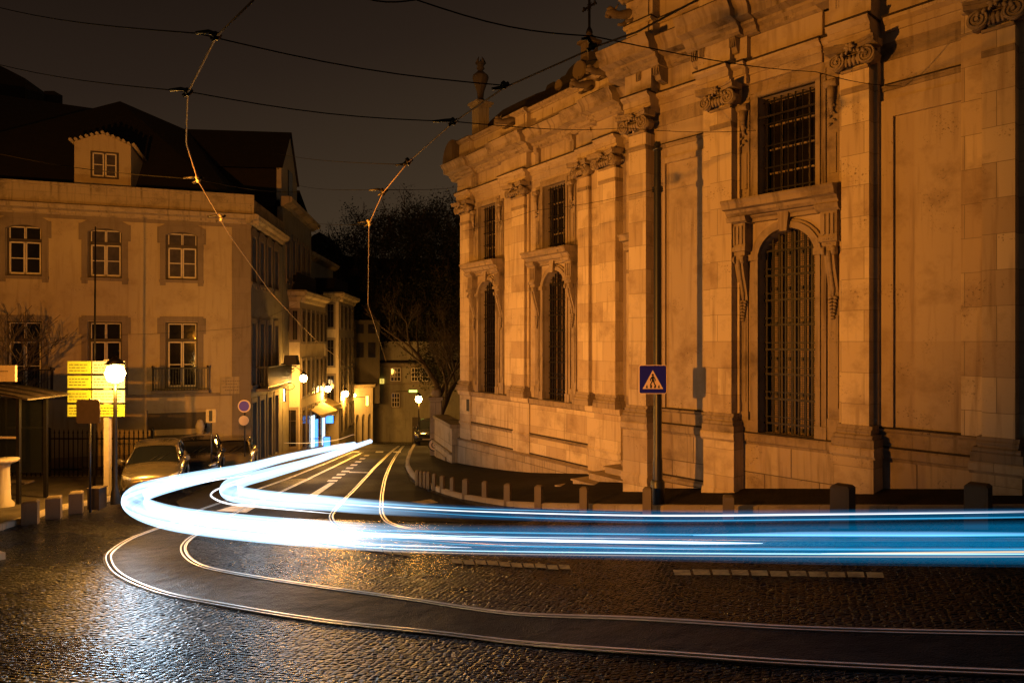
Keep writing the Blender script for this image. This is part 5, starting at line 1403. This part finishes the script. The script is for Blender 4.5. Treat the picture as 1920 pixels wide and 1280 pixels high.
# awnings and lit shopfront boards on the yellow house
def awning(px, py, w_, label, Y):
    q = Q(px, py, Y); b = MB(Matrix.Translation(q) @ Matrix.Rotation(R(-4),4,'Z'))
    b.face([(-1.0,0,.55),(-1.0,w_,.55),(0,w_,0),(0,0,0)]); b.face([(0,0,0),(0,w_,0),(0,w_,-.18),(0,0,-.18)]); b.face([(-1,0,.55),(0,0,0),(0,0,-.05),(-1,0,.5)]); b.face([(-1,0,.5),(0,0,-.05),(0,w_,-.05),(-1,w_,.5)])
    own(b, 'shop_awning', M_AWN, label, 'awning', 'awnings over the shops', origin=q)
awning(602, 778, 3.0, 'striped canvas awning over the shopfront with blue light', 40.5)
awning(612, 765, 3.2, 'far canvas awning just beyond the blue lit shop', 45)
b = MB(YB.M)
def board(PL, px0, py0, px1, py1, off, mat, name, label, cat, grp=None, th=.08):
    s0, z1 = PL.hit(px0, py0, -off); s1, z0 = PL.hit(px1, py1, -off)
    z1 = PL.hit(px0, py0, -off)[1]; b = MB(PL.M); b.box(min(s0,s1), max(s0,s1), -off-th, -off, min(z0,z1), max(z0,z1))
    return own(b, name, mat, label, cat, grp, origin=PL.M @ Vector(((s0+s1)/2, -off, min(z0,z1))))
board(YB, 583, 858, 588, 778, .08, M_CYANW, 'lit_shopfront', 'first pale blue lit shopfront strip under the awning', 'shop window', 'lit shopfront strips')
board(YB, 591, 850, 594, 785, .08, M_BLUEWIN, 'lit_shopfront', 'second, deeper blue lit shopfront strip under the awning', 'shop window', 'lit shopfront strips')
board(YB, 604, 835, 607, 766, .08, M_CYANW, 'lit_shopfront', 'last pale lit shopfront strip, at the far end of the yellow house', 'shop window', 'lit shopfront strips')
def bill(px0, py0, px1, py1, Y, mat, name, label, cat):
    a = Q(px0, py1, Y); c_ = Q(px1, py0, Y); rt = thing(name, label, cat, ((a.x+c_.x)/2, Y, a.z))
    b = MB(); b.box(a.x-.03, c_.x+.03, Y, Y+.14, a.z-.03, c_.z+.03); o = b.build('casing', M_IRON, rt)
    b = MB(); b.box(a.x, c_.x, Y-.012, Y, a.z, c_.z); b.build('lit_face', mat, rt)
    b = MB(); b.tube([(a.x-1.0,Y+.07,c_.z-.1),(a.x,Y+.07,c_.z-.1)], .025, 5); b.build('arm', M_IRON, rt)
    return rt
bill(611, 779, 625, 793, 42, M_BLUEWIN, 'lit_box_sign', 'blue glowing box sign over the shop doors', 'shop sign')
bill(607, 819, 619, 840, 40.5, M_BLUEWIN, 'lit_menu_board', 'blue glowing panel standing low by the kerb', 'shop sign')
bill(529, 728, 534, 752, 36.5, M_CYANW, 'lit_box_sign', 'narrow white green lit box sign below the iron bracket', 'shop sign')
bill(556, 737, 560, 756, 38, M_YELS, 'lit_box_sign', 'narrow yellow lit box sign, left of the first lantern pool', 'shop sign')
bill(567, 731, 571, 746, 39.5, M_YELS, 'lit_box_sign', 'narrow yellow lit box sign just under the first lantern', 'shop sign')
bill(686, 742, 691, 760, 53, M_GREENS, 'lit_box_sign', 'narrow green lit sign in front of the arcade', 'shop sign')
gsg = bill(767, 731, 782, 735, 52, M_GREENS, 'lit_name_board', 'small green lit board above the lamp at the street end', 'sign')
ssn = thing('letter_sign', 'small yellow square sign with a letter S on the end facade', 'sign', SH.M @ Vector((SH.s(716), -.2, SH.z(716,719))))
b = MB(SH.M); s0, z0 = SH.hit(712, 719, -.2); s1, z1 = SH.hit(720, 710, -.2); b.box(s0, s1, -.2, -.1, z0, z1); b.build('sign_face', M_YELS, ssn)
def text(txt, name, mat, M_, size, parent, ext_=.004):
    cu = bpy.data.curves.new(name, 'FONT'); cu.body = txt; cu.size = size; cu.align_x = 'CENTER'; cu.align_y = 'CENTER'; cu.extrude = ext_
    to = bpy.data.objects.new('tmp', cu); C.objects.link(to); bpy.context.view_layer.update()
    me = bpy.data.meshes.new_from_object(to.evaluated_get(bpy.context.evaluated_depsgraph_get())); bpy.data.objects.remove(to)
    me.transform(WM[parent.name].inverted() @ M_); me.materials.clear(); me.materials.append(mat); me.name = name
    o = bpy.data.objects.new(name, me); C.objects.link(o); o.parent = parent; WM[o.name] = WM[parent.name]; return o
text('S', 'letter', M_BLACK, SH.M @ Matrix.Translation(((s0+s1)/2, -.21, (z0+z1)/2)) @ Matrix.Rotation(R(90),4,'X'), .42, ssn)

# ================================================================ parked cars
def car(label, loc, rz, paint):
    t = thing('parked_car', label, 'car', loc, rz, 'cars parked nose towards the square')
    M_ = WM[t.name]
    Lc = 3.7
    # stations: y, half width, zbottom, shoulder z, hood/deck z
    st = [(0,.50,.32,.52,.56),(.05,.66,.26,.60,.66),(.22,.78,.22,.70,.78),(.6,.82,.2,.80,.88),(1.05,.83,.2,.88,.97),(1.7,.84,.2,.90,.97),(2.6,.84,.2,.92,.98),(3.2,.82,.22,.93,.99),(3.55,.78,.26,.90,.97),(3.7,.66,.34,.78,.84)]
    b = MB(M_)
    def ring(q):
        y, w_, zb, zs_, zt_ = q
        half = [(0,zb),(w_*.8,zb),(w_*.95,zb+.06),(w_,(zb+zs_)/2),(w_*.985,zs_-.04),(w_*.93,zs_),(w_*.78,zt_-.03),(w_*.45,zt_),(0,zt_+.012)]
        pts = half+[(-x,z) for x, z in half[-2:0:-1]]
        return [Vector((x, y, z)) for x, z in pts]
    rg = [ring(q) for q in st]; n = len(rg[0])
    for i in range(len(rg)-1):
        for k in range(n):
            k2 = (k+1) % n; b.face([rg[i][k], rg[i+1][k], rg[i+1][k2], rg[i][k2]], smooth=True)
    b.face(rg[0]); b.face(rg[-1][::-1]); b.build('body', paint, t)
    # cabin glass and roof
    cb = [(.95,.70,.95,.70),(1.65,.70,1.36,.56),(2.1,.71,1.44,.58),(2.9,.70,1.42,.57),(3.35,.68,1.30,.54),(3.62,.66,.95,.62)]
    b = MB(M_); r2 = []
    for y, w0, zt_, w1 in cb: r2.append([Vector((w0+.04,y,.92)), Vector((w1+.02,y,max(.93,zt_-.05))), Vector((w1*.8,y,max(.94,zt_))), Vector((-w1*.8,y,max(.94,zt_))), Vector((-w1-.02,y,max(.93,zt_-.05))), Vector((-w0-.04,y,.92))])
    for i in range(len(r2)-1):
        for k in range(5): b.face([r2[i][k], r2[i+1][k], r2[i+1][k+1], r2[i][k+1]], smooth=False)
    b.build('windows', M_CGL, t)
    b = MB(M_)
    r3 = [(1.60,.57,1.355),(1.75,.585,1.40),(2.1,.60,1.452),(2.5,.60,1.458),(2.9,.59,1.435),(3.3,.56,1.33)]
    rr_ = [[Vector((w_,y,z-.06)), Vector((w_*.82,y,z)), Vector((0,y,z+.025)), Vector((-w_*.82,y,z)), Vector((-w_,y,z-.06))] for y, w_, z in r3]
    for i in range(len(rr_)-1):
        for k in range(4): b.face([rr_[i][k], rr_[i+1][k], rr_[i+1][k+1], rr_[i][k+1]], smooth=True)
    for sg in (-1,1):
        b.tube([(sg*.74,.93,.95),(sg*.575,1.62,1.33)], .032, 6); b.tube([(sg*.575,3.2,1.33),(sg*.70,3.5,.95)], .05, 6); b.tube([(sg*.61,2.2,1.38),(sg*.755,2.2,.93)], .03, 6); b.tube([(sg*.585,1.6,1.33),(sg*.61,2.3,1.40),(sg*.585,3.25,1.31)], .03, 6)
    b.build('roof', paint, t)
    for sg in (-1,1):
        b = MB(M_); b.tube([(sg*.50,.07,.60),(sg*.66,.16,.63),(sg*.76,.36,.70)], [.05,.075,.04], 10, ry=[.05,.075,.03]); b.build('headlight', M_LENS, t)
        b = MB(M_); b.tube([(sg*.80,1.18,.98),(sg*.94,1.15,1.0)], [.03,.075], 8); b.tube([(sg*.94,1.12,1.0),(sg*.94,1.22,1.0)], [.085,.06], 8); b.build('wing_mirror', paint, t)
        for y in (.72, 3.0):
            w_ = MB(M_ @ Matrix.Translation((sg*.76, y, .30)))
            for r0_, x0_, x1_ in ((.30,-.11,.085),):
                for k in range(20):
                    a, c_ = 2*math.pi*k/20, 2*math.pi*(k+1)/20
                    p = lambda t_, x_, r_: Vector((sg*x_, r_*math.cos(t_), r_*math.sin(t_)))
                    for (xa,ra_,xb,rb_) in ((-.11,.27,-.09,.30),(-.09,.30,.07,.30),(.07,.30,.09,.27),(.09,.27,.085,.2)):
                        w_.face([p(a,xa,ra_),p(c_,xa,ra_),p(c_,xb,rb_),p(a,xb,rb_)], smooth=True)
            wo = w_.build('wheel', M_TYRE, t)
            w_ = MB(M_ @ Matrix.Translation((sg*.76, y, .30)))
            for k in range(7):
                a = 2*math.pi*k/7; w_.tube([(sg*.085,0,0),(sg*.08,.19*math.cos(a),.19*math.sin(a))], [.05,.03], 5)
            for k in range(20):
                a, c_ = 2*math.pi*k/20, 2*math.pi*(k+1)/20
                w_.face([p(a,.085,.2),p(c_,.085,.2),p(c_,.08,.17),p(a,.08,.17)])
                w_.face([p(a,.03,.18),p(c_,.03,.18),(sg*.03,0,0)])
            w_.build('rim', M_RIM, wo)
            b = MB(M_)
            A0 = [Vector((sg*.846, y+.36*math.cos(math.pi*i/12), .28+.36*math.sin(math.pi*i/12))) for i in range(13)]
            A1 = [Vector((sg*.848, y+.30*math.cos(math.pi*i/12), .26+.30*math.sin(math.pi*i/12))) for i in range(13)]
            for i in range(12): b.face([A0[i],A0[i+1],A1[i+1],A1[i]])
            b.build('wheel_arch', M_TYRE, t)
    b = MB(M_); b.box(-.34,.34,-.015,.02,.46,.54); b.box(-.5,.5,-.02,.03,.30,.38); b.build('grille', M_BLACK, t)
    b = MB(M_); b.box(-.26,.26,-.035,-.015,.385,.45); b.build('number_plate', M_PLB, t)
    b = MB(M_)
    for sg in (-1,1): b.tube([(sg*.1,1.0,1.0),(sg*.12+.3,1.28,1.16)], .01, 4)
    b.build('wiper', M_BLACK, t)
    return t
def place_car(px, Y, lift=.0):
    x = (px-CX)/F*Y; return Vector((x, Y, H(x, Y+1.5)+.14+lift))
car('silver gold hatchback parked nose out, nearest the square', place_car(281,20.3,.0), R(22), M_CAR1)
car('black car parked behind the silver gold hatchback', place_car(362,24.2,-.1), R(20), M_CAR2)
car('small car with yellow lit bonnet, last in the parked row', place_car(430,27.4,-.35), R(17), M_CAR3)

# ================================================================ overhead wires
HWIRE = 6.0
def wsurf(px, py): return P(px, py, HWIRE, 130)
def wire(pts3, r_, mat, name, label, grp):
    b = MB(); b.tube(pts3, r_, 6); return own(b, name, mat, label, 'wire', grp, origin=pts3[0])
W1 = [(480,-4),(405,70),(352,175),(349,268),(371,338),(432,443),(505,545),(560,605),(600,645),(665,695),(690,712)]
W2 = [(1420,-60),(1195,60),(1125,85),(945,165),(850,230),(765,305),(718,362),(692,420),(690,570),(712,640),(724,678)]
w1 = [wsurf(*q) for q in W1]; w2 = [wsurf(*q) for q in W2]
wire(w1, .0085, M_WIRE, 'contact_wire', 'golden lit tram contact wire kinking down the left of the sky', 'tram contact wires')
wire(w2, .008, M_WIRE, 'contact_wire', 'tram contact wire running from the church top to the street end', 'tram contact wires')
def span(pts, label):
    """pts: (px,py,Y) way points; hangs slightly between them"""
    ps = [Q(*p) for p in pts]; out = []
    for i in range(len(ps)-1):
        for j in range(8):
            t = j/8; v = ps[i].lerp(ps[i+1], t); v.z -= .06*math.sin(math.pi*t); out.append(v)
    out.append(ps[-1]); wire(out, .0055, M_CABLE, 'span_wire', label, 'dark span wires holding the contact wires')
Yr = lambda px: WR.pt(px).y; Yl = lambda px: WL.pt(px).y
span([(620,-30,4.5),(780,0,5.0),(1110,68,wsurf(1125,85).y),(1530,135,11.5),(1692,162,Yr(1692)-.1)], 'dark span wire highest in the sky, tied to the church right of the upper window')
span([(-40,5,9),(370,63,wsurf(405,70).y),(940,160,wsurf(945,165).y)], 'dark span wire crossing the upper sky to the arm beside the urn')
span([(-40,112,10),(352,172,wsurf(352,175).y),(850,228,wsurf(850,230).y),(1170,240,14),(1418,245,Yr(1418)-.1)], 'dark span wire crossing mid sky to the church left of the upper window')
span([(-40,283,12),(0,289,11.5),(368,336,wsurf(371,338).y),(560,360,16)], 'span wire passing in front of the dormer')
span([(520,288,20),(765,309,wsurf(765,305).y)], 'short span wire left of the kinked arm under the mid sky')
span([(560,348,26),(718,356,wsurf(718,362).y),(870,348,Yl(875)-.3)], 'span wire just above the dark trees')
span([(575,415,30),(692,421,wsurf(692,420).y)], 'lowest short span wire left of the trees')
span([(866,434,Yl(868)-.3),(1000,395,19),(1228,355,pg.y-.1)], 'span wire from the church corner to the black pole')
span([(0,633,24),(200,628,25),(465,613,PS.M.translation.y-.3),(640,525,50)], 'thin cable across the corner house between its two window rows')
def arm(px, py, dx, dy, k, lab):
    c = wsurf(px, py); s_ = c.y/F; dx *= .9
    rt = thing('wire_holder', lab, 'wire fitting', c, group='arms clamping the contact wires')
    p = lambda x, y: Vector((c.x+x*s_, c.y, c.z-y*s_))
    b = MB(); b.tube([p(dx,dy), p(dx*.35,dy-2), p(0,-5)], [.012,.018,.018], 6); b.build('arm', M_IRON, rt)
    b = MB(); b.tube([p(-3,-8),p(2,-1),p(0,5)], [.022,.036,.014], 7); b.build('clamp', M_IRON if k else M_POSTG, rt)
    b = MB(); b.tube([p(-9,5),p(9,-6)], .018, 5); b.build('splice', M_IRON, rt)
arm(405,70,-42,-8,1,'dark arm on the left contact wire, topmost'); arm(352,175,-38,-6,1,'dark arm on the left contact wire beside the roof ridge'); arm(371,338,-30,-4,0,'pale arm on the left contact wire right of the dormer'); arm(414,410,-28,-4,0,'pale arm on the left contact wire above the parapet corner')
arm(1110,90,-22,-16,1,'dark arm in front of the cross pedestal'); arm(945,162,-26,5,1,'dark bent arm right of the urn'); arm(850,230,-44,-2,1,'dark arm left of the urn pedestal'); arm(765,305,-26,5,1,'dark bent arm under the mid sky'); arm(718,362,-30,-5,1,'dark arm just above the trees'); arm(692,420,-24,-2,0,'pale arm in front of the trees')

# ================================================================ trees
def tree(name, label, x, y, z0, h, rad, seed, leaf, leafs=.3, nl=2600, bare=False, trunk=.25, grp='trees behind the street end', lean=0):
    rnd = random.Random(seed)
    rt = thing(name, label, 'tree', (x,y,z0), group=grp)
    b = MB(); tips = []
    def br(p, d, l, r_, lv):
        n = 4; pts = [p]; rs = [r_]; q = p.copy(); dd = d.copy()
        for i in range(n):
            dd = (dd + Vector((rnd.uniform(-1,1),rnd.uniform(-1,1),rnd.uniform(-.4,.7)))*.17).normalized()
            q = q + dd*l/n; pts.append(q.copy()); rs.append(max(.008, r_*(1-.5*(i+1)/n)))
        b.tube(pts, rs, 6 if lv < 2 else 4, cap=False)
        if lv >= 2: tips.extend(pts[1:])
        if lv >= (5 if bare else 3): return
        for i in range(rnd.randint(3,4)):
            a = rnd.uniform(0,6.28); s_ = rnd.uniform(.45,.95)
            nd = (dd + Vector((math.cos(a),math.sin(a),rnd.uniform(-.1,.6)))*s_).normalized()
            br(pts[rnd.randint(2,4)], nd, l*rnd.uniform(.55,.8), rs[-1]*.85, lv+1)
    br(Vector((x,y,z0)), Vector((lean,0,1)).normalized(), h*.38, trunk, 0)
    b.build('trunk', M_BARK, rt)
    if leaf:
        b = MB(); m = len(tips)
        cl = []
        while len(cl) < 170:
            q = Vector((rnd.uniform(-1,1),rnd.uniform(-1,1),rnd.uniform(-1,1)))
            if q.length < 1: cl.append(Vector((x+lean*h,y,z0+h-rad*.75)) + Vector((q.x*rad, q.y*rad, q.z*rad*.8)) if len(cl) % 3 else tips[rnd.randrange(m)] + q*rad*.2)
        for i in range(nl):
            c = cl[rnd.randrange(170)] + Vector((rnd.gauss(0,1),rnd.gauss(0,1),rnd.gauss(0,1)))*rad*.10
            u = Vector((rnd.uniform(-1,1),rnd.uniform(-1,1),rnd.uniform(-1,1))).normalized(); v = u.cross(Vector((rnd.uniform(-1,1),rnd.uniform(-1,1),rnd.uniform(-1,1)))).normalized()
            s_ = leafs*rnd.uniform(.5,1.1)
            b.face([c-u*s_, c-v*s_*.5, c+u*s_, c+v*s_*.5])
        b.build('crown', M_LEAF, rt)
        b = MB()
        for i in range(150):
            c = cl[rnd.randrange(170)]; d = Vector((rnd.gauss(0,.5),rnd.gauss(0,.5),1)).normalized()
            if c.z < z0+h*.55: continue
            p1 = c+d*rnd.uniform(.8,1.9); b.tube([c, (c+p1)/2+Vector((rnd.gauss(0,.1),0,0)), p1], [.05,.03,.008], 4, cap=False)
            for q_ in range(3):
                e2 = c.lerp(p1, rnd.uniform(.3,.9)); b.tube([e2, e2+Vector((rnd.gauss(0,.4),rnd.gauss(0,.4),rnd.uniform(.2,.7)))], [.02,.006], 3, cap=False)
        tw = b.build('twigs', M_BARK, rt); tw['kind'] = 'stuff'
tl = [(655,75,440,5.5),(700,72,392,5.5),(745,74,400,5),(790,70,372,5.5),(835,72,380,5.5),(872,70,395,5),(690,66,500,5),(760,64,520,5),(830,62,505,5)]
labs = ['dark leafy tree at the left end of the tree line, by the small hill house','tall dark leafy tree left of centre in the tree line','dark leafy tree in the middle of the tree line','tallest dark leafy tree of the line','dark leafy tree right of the tallest one','dark leafy tree half hidden by the church corner','lower dark tree under the left of the tree line','lower dark tree under the middle of the tree line','lower dark tree beside the church edge']
for i, (px, Y, py, rd) in enumerate(tl):
    x = (px-CX)/F*Y; zt = (HZ-py)/F*Y; z0 = min(hillz(x, Y) if Y > 66 else -9.5, zt-8)
    tree('leafy_tree', labs[i], x, Y, z0, (zt-z0)*1.0, rd*1.05, 40+i, True, .13, 15000)
x = Q(822,0,41).x; tree('bare_tree', 'big bare branching tree beside the street lamp and the church corner', x, 41, -7.2, 12, 3, 5, False, bare=True, trunk=.42, grp=None, lean=-.12)
x = Q(-30,0,23.5).x; tree('bare_sapling', 'small bare tree whose twigs reach in at the left frame edge', x, 23.5, -5, 7.0, 2, 9, False, bare=True, trunk=.12, grp=None, lean=.1)
# parked car / dark clutter at the street end under the lamp
x = Q(800,0,43).x; car('dark car parked at the street end beside the lamp post', Vector((x,43,H(x,43)+.1)), R(2), M_CAR2)

# ================================================================ light trails left by the tram's lamps
def trail(pts, rad, rady, mat, name, label, hgt, grp='light trails of a vehicle that has passed'):
    ps = catmull([P(x, y, hgt) for x, y in pts], 7)
    if isinstance(rad, list):
        rs = []; 
        for i in range(len(ps)):
            t = i/7; k = min(int(t), len(rad)-2); rs.append(rad[k]+(rad[k+1]-rad[k])*(t-k))
    else: rs = [rad*min(1, .15+i/8, .15+(len(ps)-1-i)/8) for i in range(len(ps))]
    ry = [r_*rady for r_ in rs]
    us = [0]
    for i in range(1, len(ps)): us.append(us[-1]+(ps[i]-ps[i-1]).length)
    b = MB(); b.tube(ps, rs, 32, ry=ry, ulen=us)
    o = own(b, name, mat, label, 'light trail', grp, origin=ps[0]); return o, us, ps
HOT = (.46, .74, 1.0); COLD = (.0, .11, .25)
OUT = [(664,832),(620,840),(540,857),(462,877),(386,892),(315,908),(268,922),(249,936),(266,953),(318,970),(397,982),(505,993),(600,1000),(700,1006),(884,1012),(1200,1016),(1560,1018),(1920,1018),(2250,1016)]
INN = [(694,827),(650,842),(586,864),(505,887),(452,901),(430,913),(440,925),(505,935),(613,943),(700,950),(884,960),(1200,968),(1560,966),(1920,962),(2250,956)]
dens = 0
G1 = glow('trail_glow_outer', HOT, 1.35, COLD, .55, 60, 67.5, .55, 9.0)
G2 = glow('trail_glow_inner', HOT, 1.3, (.0,.09,.22), .38, 55, 63, .5, 4.0)
def setrange(m, u0, u1):
    for n_ in m.node_tree.nodes:
        if n_.type == 'MAP_RANGE' and n_.interpolation_type == 'SMOOTHSTEP': n_.inputs['From Min'].default_value = u0; n_.inputs['From Max'].default_value = u1
o1, u1, p1_ = trail(OUT, [.10,.11,.13,.15,.18,.21,.23,.23,.23,.23,.23,.23,.23,.23,.24,.25,.25,.24,.24], 1.0, G1, 'light_trail', 'broad white light trail nearest the camera, fading to blue on the right', .8)
o2, u2, p2_ = trail(INN, [.11,.13,.15,.18,.20,.21,.22,.20,.18,.17,.15,.13,.10,.07,.05], .9, G2, 'light_trail', 'upper white light trail nearer the church, fading to blue on the right', .8)
setrange(G1, u1[7*11], u1[int(7*14.1)]); setrange(G2, u2[7*7+4], u2[7*10])
def beam(parent, p, target, e, ang, name='added_glint_spot'):  # spot added along a trail to throw cold glints on cobbles, rails and marks
    l = bpy.data.lights.new(name, 'SPOT'); l.energy = e; l.color = (.50, .76, 1); l.shadow_soft_size = .28; l.spot_size = R(ang); l.spot_blend = 1
    o = bpy.data.objects.new(name, l); C.objects.link(o); o.parent = parent; o.location = Vector(p)-parent.location
    o.rotation_euler = (Vector(target)-Vector(p)).to_track_quat('-Z','Y').to_euler()
n7 = lambda i: p1_[int(7*i)]
for i, tg, e_ in ((6.6,(-5.6,9.6),60),(7.6,(-4.6,8.6),95),(8.4,(-3.6,7.8),125),(9.1,(-2.6,7.3),110)):
    beam(o1, n7(i)+Vector((0,-.25,.1)), (tg[0],tg[1],H(*tg)), e_, 46)
for i, tg, e_ in ((2.5,(-5.4,18.5),34),(3.4,(-5.8,15.5),26)):
    q_ = p2_[int(7*i)]; beam(o2, q_+Vector((0.15,-.2,.1)), (tg[0],tg[1],H(*tg)), e_, 50)
def streak(par, pts, rad, col, st, h=.8):
    ps = catmull([P(x, y, h) for x, y in pts], 7); nn = len(ps)
    rs = [rad*min(1, .1+i/10, .1+(nn-1-i)/10) for i in range(nn)]
    g_ = glow('streak_glow_%d' % len(bpy.data.materials), col, st, col, st, 0, 1, .15)
    b = MB(); b.tube(ps, rs, 10); o = b.build('streak', g_, par); return o
WM[o1.name] = Matrix.Translation(o1.location); WM[o2.name] = Matrix.Translation(o2.location)
def off(base, i0, i1, dy, x0=None): return [(x, y+dy*min(1, max(0, (k-i0+.6)/2))) for k, (x, y) in enumerate(base) if i0 <= k <= i1]
streak(o1, off(OUT, 11, 18, 20), .010, (.5,.85,1), .7); streak(o1, off(OUT, 12, 18, -15), .014, (.1,.5,.8), .45)
streak(o1, off(OUT, 11, 15, -7), .012, (.6,.9,1), .8); streak(o1, off(OUT, 13, 18, 11), .010, (.05,.45,.7), .5)
streak(o1, off(OUT, 9, 14, 14), .016, (.8,.95,1), 1.1); streak(o1, off(OUT, 11, 18, 25), .008, (.6,.45,.3), .35)
streak(o2, off(INN, 8, 13, -2), .014, (.85,.95,1), .9); streak(o2, off(INN, 9, 14, 7), .012, (.05,.4,.7), .45)
streak(o2, off(INN, 7, 11, -7), .010, (.2,.65,1), .6); streak(o2, off(INN, 10, 14, -4), .012, (.55,.55,.65), .35)
G3 = glow('trail_glow_thin', (1,.95,.9), 1.6, (.5,.8,1), .8, 3, 12, .2)
trail([(560,1001),(700,1004),(884,1010),(1080,1014),(1300,1017),(1430,1018)], .022, 1, G3, 'thin_light_trail', 'thin bright white streak inside the blue band, ending mid right', .62, 'thin light streaks')
G4 = glow('trail_glow_gold', (1,.6,.15), .5, (1,.7,.3), .5, 1, 8, .5)
trail([(1540,1037),(1700,1036),(1920,1034),(2200,1033)], .012, 1, G4, 'thin_light_trail', 'thin golden streak along the bottom of the blue band at the right', .62, 'thin light streaks')
G5 = glow('trail_glow_pale', (.2,.45,.8), .5, (.05,.35,.6), .45, 1, 8, .3)
trail([(1300,1003),(1500,1001),(1750,1001),(2000,1000)], .035, 1, G5, 'thin_light_trail', 'paler blue streak along the top of the blue band at the right', .62, 'thin light streaks')
G6 = glow('trail_glow_white', (.9,.95,1), 1.3, (.8,.9,1), 1.0, 1, 30, .2)
trail([(470,890),(400,900),(330,914),(290,927),(274,937),(282,946),(310,955)], .02, 1, G6, 'thin_light_trail', 'thin white line curling just inside the bend of the nearest trail', .45, 'thin light streaks')
trail([(455,905),(415,914),(397,924),(400,933),(430,944),(500,951),(620,962)], .022, 1, G6, 'thin_light_trail', 'thin white line curling around the bend of the upper trail', .45, 'thin light streaks')
G7 = glow('trail_glow_amber', (1,.55,.2), .8, (1,.5,.2), .5, 1, 10, .2)
trail([(290,838),(272,826),(280,819),(312,816),(332,820),(350,826)], .012, 1, G7, 'thin_light_trail', 'thin amber loop of light above the nearest parked car', .9, 'thin light streaks')
trail([(532,830),(580,830),(632,824),(660,815),(666,815)], .015, 1, G7, 'thin_light_trail', 'thin amber line of light running along the shopfronts', 1.0, 'thin light streaks')

S.render.engine = 'CYCLES'
